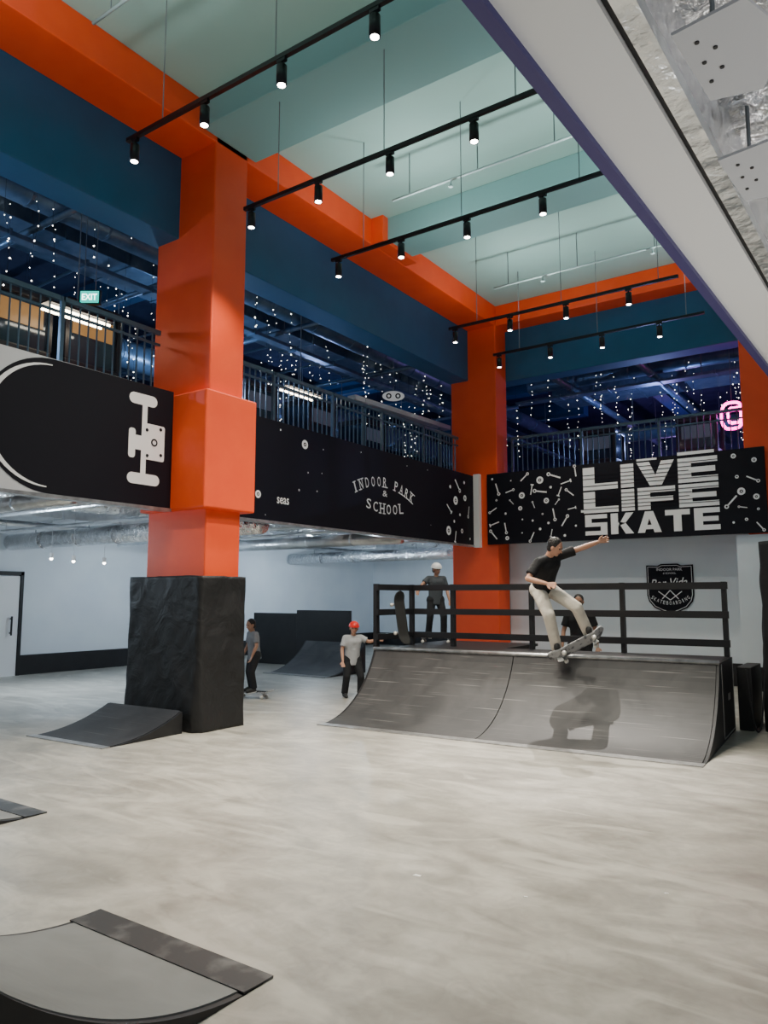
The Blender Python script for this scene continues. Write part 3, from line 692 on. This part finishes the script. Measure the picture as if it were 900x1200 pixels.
bm = B(); cyl(bm, q+UV*.1-CV*.015, Vector((q.x, q.y, 8.25)), .006, seg=6); mk('hanging_rod', bm, 'wire', t)
a = onX(412, 466, -9.0); b = onX(524, 502, -9.0)
t = thing('pale_canopy', 'pale sloping canopy edge above the long mural near the middle pillar', 'canopy', a)
bm = B(); obox(bm, a, b, .2, .10); mk('edge', bm, 'muralgrey', t)
for k in (.1, .9):
    q = a.lerp(b, k); bm = B(); cyl(bm, q, Vector((q.x, q.y, 4.2)), .03, seg=8); mk('leg', bm, 'rail', t)
q = onY(858, 487, 16.2); t = thing('neon_sign', 'magenta neon loop glowing left of the far right pillar', 'neon sign', q)
for k, r in enumerate((.20, .12)):
    bm = B(); pv = None
    for i in range(25):
        a = 2*PI*i/24; p = q+X3*(r*math.cos(a)+.05*k)+Z3*(r*1.5*math.sin(a)+.03*math.sin(3*a))
        if pv is not None: cyl(bm, pv, p, .03, seg=6)
        pv = p
    mk('neon_tube', bm, 'pink', t)
bm = B(); cyl(bm, q+Z3*.2, Vector((q.x, q.y, 8.25)), .006, seg=6); mk('hanging_rod', bm, 'wire', t)
light_pink = q

# ---------------------------------------------------------------- under the gallery
duct('big silver round duct under the gallery left of the nearest pillar', (-9.9, -2, 3.42), (-9.9, 21.8, 3.42), .36, 'foil', top=3.9)
duct('silver round duct second from the mural under the gallery', (-11.6, -2, 3.4), (-11.6, 21.8, 3.4), .3, 'foil', top=3.9)
duct('thin silver pipe hung low under the gallery', (-8.75, -2, 3.1), (-8.75, 14.6, 3.1), .07, 'duct', top=3.9)
duct('thin pale pipe near the left white wall', (-14.4, -2, 3.1), (-14.4, 21.8, 3.1), .06, 'duct', top=3.9)
rduct('rectangular silver duct under the gallery near the left wall', -13.8, -12.8, -2, 21.8, 3.1, 3.5, 'duct', top=3.9)
nmx = ['silver cross duct nearest the left mural', 'silver cross duct just before the nearest pillar', 'silver cross duct just past the nearest pillar', 'silver cross duct before the middle pillar', 'silver cross duct deepest under the gallery']
for k, (y, r) in enumerate(((3.0, .15), (5.3, .10), (8.6, .17), (12.6, .13), (17.5, .16))):
    duct(nmx[k], (-15.6, y, 2.98-r), (-8.3, y, 2.98-r), r, 'foil' if k % 2 == 0 else 'duct', top=3.9)
for k, y in enumerate((4.1, 6.1, 7.6, 10.2, 11.3, 14.4)):
    bm = B(); cyl(bm, (-15.69, y, 2.9), (-8.4, y, 2.9), .028, seg=8)
    for x in (-15.1, -14.0, -8.6): cyl(bm, (x, y, 2.9), (x, y, 3.9), .007, seg=6)
    tag(mk('conduit_pipe', bm, 'duct'), 'slim low steel pipe crossing under the gallery', 'pipe', 'slim low pipes under the gallery')
for k in range(9):
    y = .5+k*1.6+.35; bm = B(); cyl(bm, (-15.6, y, 3.83), (-8.6, y+.3, 3.83), .03, seg=8)
    for x in (-14.9, -12.2, -9.3): cyl(bm, (x, y+.15, 3.8), (x, y+.15, 3.9), .045, seg=6)
    tag(mk('conduit_pipe', bm, 'duct'), 'thin grey conduit crossing beneath the gallery slab', 'pipe', 'thin conduits beneath the gallery')
q = onX(472, 645, -8.2); bm = B(); cyl(bm, (-8.2, q.y-.9, 2.9), (-8.2, q.y+.9, 2.9), .12, seg=16)
for s_ in (-.6, .6): cyl(bm, (-8.2, q.y+s_, 2.95), (-8.2, q.y+s_, 3.9), .01, seg=6)
tag(mk('insulated_pipe', bm, 'red_reflect', smooth=True), 'foil wrapped pipe coloured with a reddish reflection under the right end of the long mural', 'pipe')
low = []
for k, (u, v) in enumerate(((60, 656), (86, 659), (122, 661))):
    q = onX(u, v, -12.3)
    t = thing('spotlight', ['leftmost', 'middle', 'rightmost'][k]+' of three small lit spotlights by the left white wall', 'spotlight', q, 0, 'small spotlights by the left wall')
    bm = B(); cyl(bm, q+Z3*.03, q+Z3*.12, .035, seg=12); mk('lamp_barrel', bm, 'whitebox', t)
    bm = B(); cyl(bm, q+Z3*.12, Vector((q.x, q.y, 3.9)), .005, seg=6); mk('stem', bm, 'duct', t)
    bm = B(); sph(bm, q+Z3*.02, .028); mk('lens', bm, 'lamp', t)
    low.append((q.x, q.y, q.z-.05))
q0 = onX(-22, 760, -15.69).y; q1 = onX(22, 760, -15.69).y
d = thing('door_1', '', 'door', (-15.69, q0, 0)); del d['label']; del d['category']; d['kind'] = 'structure'
boxobj('door_leaf', 'whitebox', d, -15.69, -15.64, q0+.06, q1-.08, 0, 2.1)
bm = B(); box(bm, -15.7, -15.62, q0, q0+.06, 0, 2.2); box(bm, -15.7, -15.62, q1-.07, q1, 0, 2.2); box(bm, -15.7, -15.62, q0, q1, 2.12, 2.2); mk('door_frame', bm, 'black', d)
bm = B(); cyl(bm, (-15.58, q1-.25, .85), (-15.58, q1-.25, 1.25), .02); cyl(bm, (-15.64, q1-.25, .9), (-15.58, q1-.25, .9), .015); cyl(bm, (-15.64, q1-.25, 1.2), (-15.58, q1-.25, 1.2), .015); mk('door_handle', bm, 'black', d)

# ---------------------------------------------------------------- near soffit at upper right
def sof(name, m, x0, x1, z0, z1, skew=.035):
    bm = B(); pts = [(x0, -1.5), (x1, -1.5), (x1+.0, 9.5), (x0+.0, 9.5)]
    prism(bm, pts, lambda a, b, z: Vector((a+skew*(b-1.2), b, z)), z0, z1); return struct(name, bm, m)
sof('trim_1', 'purple', -.665, -.632, 2.85, 4.4)
sof('trim_2', 'whitebox', -.632, -.455, 2.87, 2.93)
sof('trim_3', 'black', -.455, -.432, 2.89, 2.95, .035)
sof('trim_4', 'duct', -.432, -.385, 2.86, 2.90, .035)
sbox('ceiling_gallery_right', 'slab', -.5, 5, -3, 9.5, 3.9, 4.2)
bm = B(); nx, ny = 90, 240
grid = []
for i in range(nx+1):
    row = []
    for j in range(ny+1):
        x = -.40+2.4*i/nx; y = -.5+6.5*j/ny
        z = 3.02+.09*mn.noise(Vector((x*2.6, y*2.6, 1)))+.07*abs(mn.noise(Vector((x*6, y*6, 4))))+.035*abs(mn.noise(Vector((x*14, y*14, 9))))
        row.append(bm.verts.new((x+.035*(y-1.2), y, max(z, 2.9) if i else 2.9)))
    grid.append(row)
for i in range(nx):
    for j in range(ny): bm.faces.new((grid[i][j], grid[i][j+1], grid[i+1][j+1], grid[i+1][j]))
tag(mk('foil_insulation', bm, 'foilsheet', smooth=False), 'crinkled silver foil insulation at the top right corner overhead', 'insulation')
for lb, (pu, pv_), sc in (('larger grey perforated plate hanging under the foil at the top right', (838, 70), .62), ('smaller grey plate hanging under the foil nearer the white soffit edge', (880, 205), .62)):
    q = onZ(pu, pv_, 2.85); cx_, cy2 = q.x, q.y
    t = thing('ceiling_bracket', lb, 'bracket', (cx_, cy2, 2.85))
    bm = B(); prism(bm, [(-.10*sc, -.22*sc), (.14*sc, -.26*sc), (.24*sc, 0), (.12*sc, .26*sc), (-.06*sc, .22*sc)], lambda a, b, z: Vector((cx_+a, cy2+b, z)), 2.845, 2.853); mk('plate', bm, 'muralgrey', t)
    bm = B()
    for k in range(5): cyl(bm, (cx_-.02+.03*(k % 2), cy2-.14*sc+k*.06*sc, 2.842), (cx_-.02+.03*(k % 2), cy2-.14*sc+k*.06*sc, 2.847), .005, seg=10)
    mk('screw_holes', bm, 'black', t)
    bm = B(); cyl(bm, (cx_, cy2, 2.853), (cx_, cy2, 3.9), .006, seg=6); mk('hanging_rod', bm, 'wire', t)

# ---------------------------------------------------------------- skateboards
def skateboard(label, m4, under='deckwood'):
    t = thing('skateboard', label, 'skateboard', m=m4)
    def deckmesh(zoff, th, shrink=0):
        bm = B(); n = 28; rows = []
        for i in range(n+1):
            x = -.4+.8*i/n; ax = abs(x)
            hw = .1 if ax < .3 else .1*math.sqrt(max(.02, 1-((ax-.3)/.101)**2))
            hw -= shrink; z = max(0, ax-.26)*.35
            rows.append([Vector((x, hw*k/3, z+zoff+.008*(k/3)**2)) for k in (-3, -2, -1, 0, 1, 2, 3)])
        top = [[bm.verts.new(p+Z3*th) for p in r] for r in rows]; bot = [[bm.verts.new(p) for p in r] for r in rows]
        for i in range(n):
            for j in range(6):
                bm.faces.new((top[i][j], top[i+1][j], top[i+1][j+1], top[i][j+1])); bm.faces.new((bot[i][j], bot[i][j+1], bot[i+1][j+1], bot[i+1][j]))
            for j in (0, 6): bm.faces.new((top[i][j], top[i+1][j], bot[i+1][j], bot[i][j]))
        for i in (0, n):
            for j in range(6): bm.faces.new((top[i][j], top[i][j+1], bot[i][j+1], bot[i][j]))
        bmesh.ops.recalc_face_normals(bm, faces=bm.faces[:]); return bm
    mk('deck', deckmesh(.09, .011), under, t, True, world=False)
    mk('grip_tape', deckmesh(.1015, .001, .002), 'grip', t, True, world=False)
    for s_ in (-1, 1):
        bm = B(); x = s_*.21
        box(bm, x-.035, x+.035, -.03, .03, .078, .09); cyl(bm, (x, -.085, .035), (x, .085, .035), .009); cyl(bm, (x, 0, .035), (x, 0, .08), .022, .03); mk('truck', bm, 'metal', t, world=False)
        for w in (-1, 1):
            bm = B(); cyl(bm, (x, w*.072, .03), (x, w*.104, .03), .027, seg=16); mk('wheel', bm, 'wheel', t, True, world=False)
    return t
def frame_m(org, xd, zd):
    xd = Vector(xd).normalized(); zd = Vector(zd); yd = zd.cross(xd).normalized(); zd = xd.cross(yd)
    m = Matrix((xd, yd, zd)).transposed().to_4x4(); m.translation = org; return m

# ---------------------------------------------------------------- people
def remesh(name, bm, vox, m, parent, it=3):
    me = bpy.data.meshes.new(name); bm.to_mesh(me); bm.free()
    o = bpy.data.objects.new(name, me); C.objects.link(o)
    r = o.modifiers.new('r', 'REMESH'); r.mode = 'VOXEL'; r.voxel_size = vox; r.use_smooth_shade = True
    s_ = o.modifiers.new('s', 'SMOOTH'); s_.factor = .5; s_.iterations = it
    dg = bpy.context.evaluated_depsgraph_get(); dg.update()
    me2 = bpy.data.meshes.new_from_object(o.evaluated_get(dg)); bpy.data.objects.remove(o); me2.name = name
    me2.materials.clear(); me2.materials.append(M[m])
    me2.polygons.foreach_set('material_index', [0]*len(me2.polygons)); me2.polygons.foreach_set('use_smooth', [True]*len(me2.polygons))
    me2.transform(winv(parent))
    ob = bpy.data.objects.new(name, me2); C.objects.link(ob); ob.parent = parent; return ob
def hand(bm, w, d, n, s, side, curl=.35):
    d = d.normalized(); n = (n-d*n.dot(d)).normalized(); sd = d.cross(n)*side
    for k in (-1.5, -.5, .5, 1.5):
        cap(bm, w+d*.005*s, w+d*.08*s+sd*k*.019*s, .016*s, .013*s)
    for i, L in enumerate((.068, .078, .072, .056)):
        k = -1.5+i; p = w+d*.08*s+sd*k*.021*s; dd = (d+sd*k*.10).normalized(); c = 0; r = .0092*s
        for seg, f in enumerate((.45, .32, .23)):
            c += curl*(.6+.5*seg); v = dd*math.cos(c)+n*math.sin(c); q = p+v*L*f*s; cap(bm, p, q, r, r*.9); p = q; r *= .9
    p = w+d*.025*s-sd*.022*s; dd = (d*.65-sd*.75+n*.15).normalized()
    q = p+dd*.038*s; cap(bm, p, q, .014*s, .0115*s); dd = (d*.9-sd*.35+n*.3).normalized(); cap(bm, q, q+dd*.032*s, .0115*s, .009*s)
def person(label, base, J, s, fdir, look, shirt, pants, skin='skin', sleeves=.5, short=False, head='hair', group=None):
    base = Vector(base); W = lambda j: base+RV*j[0]+UV*j[1]+CV*j[2]
    P = {k: W(v) for k, v in J.items()}
    foot = (P['aL']+P['aR'])/2
    t = thing('person', label, 'person', (foot.x, foot.y, min(P['aL'].z, P['aR'].z)-.08*s), 0, group)
    fd = (RV*fdir[0]+CV*fdir[1]).normalized(); lk = (RV*look[0]+UV*look[1]+CV*look[2]).normalized()
    sl, sr, hl, hr, nk, hd = P['sL'], P['sR'], P['hL'], P['hR'], P['nk'], P['hd']
    pel = (hl+hr)/2; sm = (sl+sr)/2; mid_ = pel.lerp(sm, .5); lat = (sl-sr).normalized(); lat2 = (hl-hr).normalized()
    def torso(bm, e):
        cap(bm, hl.lerp(hr, .15), hr.lerp(hl, .15), (.10+e)*s, (.10+e)*s)
        cap(bm, mid_+lat*.05*s, mid_-lat*.05*s, (.095+e)*s, (.095+e)*s)
        cap(bm, pel+lat2*.04*s, mid_+lat*.05*s, (.10+e)*s, (.095+e)*s); cap(bm, pel-lat2*.04*s, mid_-lat*.05*s, (.10+e)*s, (.095+e)*s)
        ch = mid_.lerp(sm, .65); cap(bm, ch+lat*.075*s, ch-lat*.075*s, (.10+e)*s, (.10+e)*s); cap(bm, mid_+lat*.05*s, ch+lat*.07*s, (.095+e)*s, (.1+e)*s); cap(bm, mid_-lat*.05*s, ch-lat*.07*s, (.095+e)*s, (.1+e)*s)
        cap(bm, sl, sr, (.052+e)*s, (.052+e)*s); cap(bm, ch, sm, (.09+e)*s, (.06+e)*s)
    bm = B(); torso(bm, 0)
    cap(bm, sm, nk, .06*s, .052*s); cap(bm, nk, hd, .052*s, .05*s)
    hu = (hd-nk).normalized(); hu = (UV*.5+hu).normalized(); lk2 = lk; sx = hu.cross(lk2)
    if sx.length < .1: sx = lat
    sx.normalize(); hu2 = lk2.cross(sx).normalized(); hu2 = hu2 if hu2.z > 0 else -hu2
    hs = s if s > .9 else s*1.08
    R3 = Matrix((sx, lk2, hu2)).transposed()
    sph(bm, hd+hu2*.025*hs-lk2*.01*hs, 1, (.075*hs, .093*hs, .09*hs), R3, 20)
    sph(bm, hd-hu2*.035*hs+lk2*.02*hs, 1, (.058*hs, .068*hs, .075*hs), R3, 16)
    sph(bm, hd-hu2*.085*hs+lk2*.055*hs, 1, (.028*hs, .024*hs, .02*hs), R3, 10)
    cap(bm, hd+hu2*.01*hs+lk2*.085*hs, hd-hu2*.025*hs+lk2*.103*hs, .009*hs, .014*hs)
    for k in (-1, 1):
        sph(bm, hd+sx*k*.076*hs-hu2*.008*hs, 1, (.012*hs, .02*hs, .032*hs), R3, 8)
        sph(bm, hd+sx*k*.03*hs+hu2*.03*hs+lk2*.075*hs, 1, (.024*hs, .01*hs, .008*hs), R3, 8)
    for S, E, Wr, sd_ in (('sL', 'eL', 'wL', 1), ('sR', 'eR', 'wR', -1)):
        cap(bm, P[S], P[E], .048*s, .036*s); cap(bm, P[E], P[E].lerp(P[Wr], .35), .036*s, .037*s); cap(bm, P[E].lerp(P[Wr], .35), P[Wr], .037*s, .024*s)
        fa = (P[Wr]-P[E]).normalized(); nn = fd-fa*fd.dot(fa)
        if nn.length < .2: nn = -UV
        hand(bm, P[Wr], fa, nn, s, sd_)
    for Hh, K, A in (('hL', 'kL', 'aL'), ('hR', 'kR', 'aR')):
        cap(bm, P[Hh], P[K], .08*s, .055*s); cap(bm, P[K], P[K].lerp(P[A], .35), .054*s, .053*s); cap(bm, P[K].lerp(P[A], .35), P[A], .053*s, .034*s)
    ft = {}
    for A, T in (('aL', 'tL'), ('aR', 'tR')):
        ft[A] = P[T] if T in P else P[A]+fd*.15*s-UV*.05*s; cap(bm, P[A]-UV*.02*s, ft[A], .033*s, .025*s)
    body = remesh('body', bm, .0065, skin, t)
    bm = B(); torso(bm, .016)
    for S, E in (('sL', 'eL'), ('sR', 'eR')):
        cap(bm, P[S], P[S].lerp(P[E], .4), .065*s, .066*s); cyl(bm, P[S].lerp(P[E], .35), P[S].lerp(P[E], sleeves+.2), .064*s, .07*s if sleeves < .7 else .05*s, 16)
    cyl(bm, pel-(mid_-pel).normalized()*.09*s, mid_, .0*s+.145*s, .12*s, 18)
    cyl(bm, sm, nk.lerp(sm, .5), .07*s, .066*s, 16)
    remesh('shirt', bm, .011, shirt, t, 4)
    bm = B(); cap(bm, hl, hr, .118*s, .118*s)
    for Hh, K, A in (('hL', 'kL', 'aL'), ('hR', 'kR', 'aR')):
        cap(bm, P[Hh], P[K], .103*s, .078*s)
        if short: cyl(bm, P[Hh].lerp(P[K], .8), P[K].lerp(P[A], .08), .085*s, .088*s, 16)
        else: cap(bm, P[K], P[K].lerp(P[A], .5), .078*s, .073*s); cyl(bm, P[K].lerp(P[A], .45), P[A]-(P[A]-P[K]).normalized()*.0, .074*s, .071*s, 16)
    remesh('shorts' if short else 'trousers', bm, .011, pants, t, 4)
    for A in ('aL', 'aR'):
        bm = B(); a = P[A]; b = ft[A]; dn = ((P['kL' if A == 'aL' else 'kR'])-a).normalized()
        cap(bm, a+dn*.01*s, a-dn*.03*s, .047*s, .046*s); cap(bm, a-dn*.03*s, b, .046*s, .036*s); cap(bm, a.lerp(b, .5), b, .044*s, .04*s)
        sh = remesh('shoe', bm, .009, 'shoe', t)
        bm = B(); dirf = (b-a); dirf -= dn*dirf.dot(dn)
        if dirf.length < .01: dirf = fd.copy()
        dirf.normalize()
        cc_ = (a-dn*.073*s); p1 = cc_-dirf*.04*s; p2 = cc_+dirf*.175*s; obox(bm, p1, p2, .075*s, .016*s, dn); bmesh.ops.bevel(bm, geom=bm.edges[:], offset=.006, segments=2, affect='EDGES')
        so = mk('sole', bm, 'sole', sh)
    bm = B()
    for k in (-1, 1): sph(bm, hd+sx*k*.03*hs+hu2*.012*hs+lk2*.080*hs, .0105*hs, seg=8)
    mk('eyes', bm, 'eyewhite', t, True)
    bm = B(); cap(bm, hd+sx*.018*hs-hu2*.055*hs+lk2*.078*hs, hd-sx*.018*hs-hu2*.055*hs+lk2*.078*hs, .007*hs, .007*hs); mk('mouth', bm, 'lips', t, True)
    bm = B(); sph(bm, hd+hu2*.035*hs-lk2*.022*hs, 1, (.083*hs, .094*hs, .092*hs), R3, 20); sph(bm, hd-hu2*.03*hs-lk2*.045*hs, 1, (.07*hs, .055*hs, .06*hs), R3, 16)
    remesh('hair', bm, .008, 'hair', t, 1)
    if head in ('red', 'whiteh'):
        bm = B(); n = 20; rows = []
        cH = hd+hu2*.035*hs-lk2*.008*hs
        for i in range(8):
            a = PI/2*i/7; rows.append([bm.verts.new(cH+sx*(.105*hs*math.cos(a)*math.cos(b))+lk2*(.125*hs*math.cos(a)*math.sin(b))+hu2*(.11*hs*math.sin(a)-.005)) for b in [2*PI*j/n for j in range(n)]])
        for a, b in zip(rows, rows[1:]):
            for j in range(n): bm.faces.new((a[j], a[(j+1) % n], b[(j+1) % n], b[j]))
        bmesh.ops.remove_doubles(bm, verts=bm.verts[:], dist=.001)
        he = mk('helmet', bm, head, t, True)
        bm = B()
        for k in (-1, 1): cyl(bm, hd+sx*k*.085*hs+hu2*.03*hs, hd+sx*k*.03*hs-hu2*.10*hs+lk2*.04*hs, .006*hs, seg=6)
        mk('chin_strap', bm, 'tee_black', he)
    return t
def stand(h, f, off=0.0, bend=0.0, spread=.09, arms=None):
    fx, fd_ = f; n = math.hypot(fx, fd_); fx /= n; fd_ /= n; lx, ld = fd_, -fx
    def p(l, y, fo): return (lx*l*h+fx*fo*h, y*h+off, ld*l*h+fd_*fo*h)
    dz = -bend*.25
    J = dict(aL=p(spread, .05, .02), aR=p(-spread, .05, -.02), kL=p(spread*.9, .28+dz*.4, .03+bend*.3), kR=p(-spread*.9, .28+dz*.4, bend*.3), hL=p(.055, .51+dz, -bend*.15), hR=p(-.055, .51+dz, -bend*.15),
             sL=p(.105, .80+dz*1.3, bend*.15), sR=p(-.105, .80+dz*1.3, bend*.15), nk=p(0, .845+dz*1.3, bend*.18+.005), hd=p(0, .925+dz*1.35, bend*.25+.02),
             eL=p(.15, .64+dz, .0+bend*.2), eR=p(-.15, .64+dz, 0+bend*.2), wL=p(.16, .50+dz, .06+bend*.3), wR=p(-.16, .50+dz, .06+bend*.3))
    if arms:
        for k, v in arms.items(): J[k] = p(*v)
    return J
dR = ray(677, 757)
best = min((abs((CAM+dR*k*.01).y-(OY+((CAM+dR*k*.01).x-OX)*math.tan(ang)+RUN-.08)), k) for k in range(500, 1300))[1]
SB = CAM+dR*best*.01
xd = RV*.89+UV*.45; zd = UV*.70-RV*.36-CV*.75
bmx = frame_m(SB-Vector(zd).normalized()*.09, xd, zd)
skateboard('pale bottomed skateboard tilted in the air above the big ramp coping', bmx)
zn = Vector(bmx.col[2][:3]); xn = Vector(bmx.col[0][:3])
def onboard(k, up):
    w = zn*(.014+up)+xn*k; return (w.dot(RV), w.dot(UV), w.dot(CV))
aR_ = onboard(.21, .078); aL_ = onboard(-.24, .078)
J = dict(hd=(-.31, 1.22, .26), nk=(-.37, 1.11, .17), sL=(-.23, 1.12, .08), sR=(-.51, 1.03, .22), eL=(.03, 1.21, .12), wL=(.26, 1.29, .12), eR=(-.66, .83, .28), wR=(-.46, .77, .40),
         hL=(-.33, .73, -.20), hR=(-.45, .70, -.14), kL=(-.02, .48, .08), kR=(-.38, .38, .14), aL=aR_, aR=aL_)
fw = Vector(bmx.col[1][:3])
for k_, a_ in (('tL', aR_), ('tR', aL_)):
    dv = Vector((fw.dot(RV), fw.dot(UV), fw.dot(CV))); dv = dv if dv.z > 0 else -dv
    nz_ = Vector((zn.dot(RV), zn.dot(UV), zn.dot(CV)))
    J[k_] = tuple(Vector(a_)+dv*.12-nz_*.035)
person('skateboarder mid air over the big ramp in black tee and cream trousers', SB, J, .97, (.4, .9), (.75, -.5, .5), 'tee_black', 'trousers_cream', 'skin', .55)

b0 = onZ(296, 818, 0); xd = (RV*.9+CV*.3)
skateboard('skateboard under the dark haired skater beside the nearest pillar', frame_m(b0, xd, UV))
Jk = stand(1.22, (-.8, .5), .105, .10, .09)
person('dark haired skater in grey shirt and black trousers beside the wrapped pillar', b0, Jk, .78, (-.8, .5), (-.6, -.2, .6), 'tee_grey', 'trousers_black', 'skin2', .55)
b0 = onZ(413, 817, 0)
h = 1.3; Jk = stand(h, (.3, .9), 0, .15, .10, {'eL': (.2, .70, .05), 'wL': (.30, .72, .12)})
person('child in a red helmet, pale tee and black trousers left of the big ramp', b0, Jk, .80, (.3, .9), (.1, -.1, .9), 'tee_white', 'trousers_black', 'skin', .5, head='red')
b0 = Vector((-6.42, 10.78, HB+.001))
skateboard('skateboard under the rider with the white helmet on the ramp deck', frame_m(b0, RV*.95+CV*.2, UV))
Jk = stand(1.24, (.2, .9), .105, .1, .10, {'eR': (-.2, .69, .05), 'wR': (-.27, .60, .12)})
person('rider with a white helmet and dark tee waiting behind the guard rail', b0, Jk, .76, (.2, .9), (.5, -.2, .8), 'tee_slate', 'trousers_black', 'skin2', .5, head='whiteh')
q = onY(680, 760, 12.2); b0 = Vector((q.x, q.y, 0))
Jk = stand(1.74, (-.3, .9), 0, .05, .07)
person('dark haired person in black standing on the floor behind the guard rail', b0, Jk, 1.0, (-.3, .9), (-.3, -.1, .9), 'tee_black', 'trousers_black', 'skin2', .5)
p_ = RW(.22, yf+.22, HB+.43)
skateboard('dark skateboard standing upright against the left end of the guard rail', frame_m(p_, Vector((-.16, 0, 1)), CV+RV*.9), 'rampdark')

for (u, v), lb in (((489, 1026), 'white paper scrap on the floor below the big ramp'), ((781, 1047), 'tiny pale scrap on the floor at the right'), ((616, 1051), 'tiny pale scrap on the floor near the middle')):
    q = onZ(u, v, 0); bm = B(); s_ = .025 if 'white paper' in lb else .012
    prism(bm, [(-s_, -s_*.6), (s_, -s_*.5), (s_*.9, s_*.6), (-s_*.8, s_*.5)], lambda a, b, z: Vector((q.x+a, q.y+b, z)), .0, .002)
    tag(mk('paper_scrap', bm, 'paper'), lb, 'litter')
bm = B(); pv = None
for i in range(17):
    a = i/16; p = Vector((-1.70+.2*a, 10.30+.1*a, .014+.75*(2*a-1)**2))
    if pv is not None: cyl(bm, pv, p, .012, seg=8)
    pv = p
tag(mk('cable', bm, 'black'), 'black cable looping between the big ramp and the covered pillar', 'cable')

# ---------------------------------------------------------------- lights
def light(kind, loc, power, col=(1, 1, 1), size=.05, ang_=110, blend=.6, tgt=None):
    l = bpy.data.lights.new('lamp', kind); l.energy = power; l.color = col
    l.shadow_soft_size = size
    if kind == 'SPOT': l.spot_size = math.radians(ang_); l.spot_blend = blend
    o = bpy.data.objects.new('lamp_light', l); C.objects.link(o); o.location = loc
    if tgt: o.rotation_euler = (Vector(tgt)-Vector(loc)).to_track_quat('-Z', 'Y').to_euler()
    return o
WARM = (1, .92, .78)
for i, p in enumerate(lit):
    light('SPOT', p, 205 if p[1] < 9 else 90, WARM, .04, 110, .8)
light('SPOT', (-5.0, 11.77, 6.24), 2300, (1, .93, .84), .02, 34, .5, (-3.4, 8.6, .5))
light('SPOT', (-3.37, 4.73, 6.24), 850, WARM, .06, 90, 1, (-2.6, 4.9, 0))
light('SPOT', (-4.42, 6.5, 6.24), 1000, WARM, .06, 80, 1, (-4.2, 6.0, 0))
light('SPOT', (-5.45, 8.29, 6.24), 500, WARM, .06, 80, 1, (-5.4, 7.0, 0))
for y in (3.0, 8.9, 12.7):
    for x in (-5.6, -2.6): light('SPOT', (x, y, 6.72), 100, (.95, 1, .97), .08, 165, .6, (x, y, 9))  # fill spots with no fixture, added to brighten the teal ceiling
for p in low: light('SPOT', p, 120, (.74, .88, 1), .04, 130, .8, (p[0]-.01, p[1], 0))
for p in ((-13.5, 2, 2.7), (-13.2, 11, 2.6), (-13.5, 16, 2.7), (-10.8, 5.5, 2.5), (-10.8, 15.2, 2.5), (-10.5, 19, 2.5)):
    light('POINT', p, 90, (.70, .86, 1), .06)
for p, c_, e_ in (((-11, 3.5, 5.7), (.40, .62, 1), 150), ((-11, 9.5, 5.7), (.40, .62, 1), 150), ((-13.5, 16, 5.7), (.35, .5, 1), 170), ((-17.5, 8, 5.7), (.35, .5, 1), 120), ((-5, 19.4, 5.5), (.32, .45, 1), 150), ((-1.5, 22, 5.6), (.45, .3, 1), 120), ((-6, 24.5, 5.8), (.6, .3, 1), 120)):
    light('POINT', p, e_, c_, .04)
light('POINT', light_pink-Y3*.1, 18, (1, .05, .6), .1)
light('SPOT', (1.3, 2.2, .9), 80, (1, .99, .97), .15, 150, .9, (.6, 2.4, 3))  # unseen fill spot added low down to brighten the soffit and foil
light('SPOT', (-.1, 3.4, .9), 28, (1, .98, .95), .2, 120, .9, (-.4, 3.2, 3))  # second added fill spot, also aimed up at the soffit and foil
w = bpy.data.worlds.new('w'); bpy.context.scene.world = w; w.use_nodes = True
w.node_tree.nodes['Background'].inputs[0].default_value = (.88, .94, 1, 1); w.node_tree.nodes['Background'].inputs[1].default_value = .36

# ---------------------------------------------------------------- camera
cd = bpy.data.cameras.new('cam'); co = bpy.data.objects.new('camera', cd); C.objects.link(co)
cd.sensor_fit = 'VERTICAL'; cd.sensor_height = 24; cd.sensor_width = 18; cd.lens = FL*24/1200
co.location = CAM; co.rotation_euler = (PI/2+PT, 0, TH); cd.clip_start = .05
bpy.context.scene.camera = co
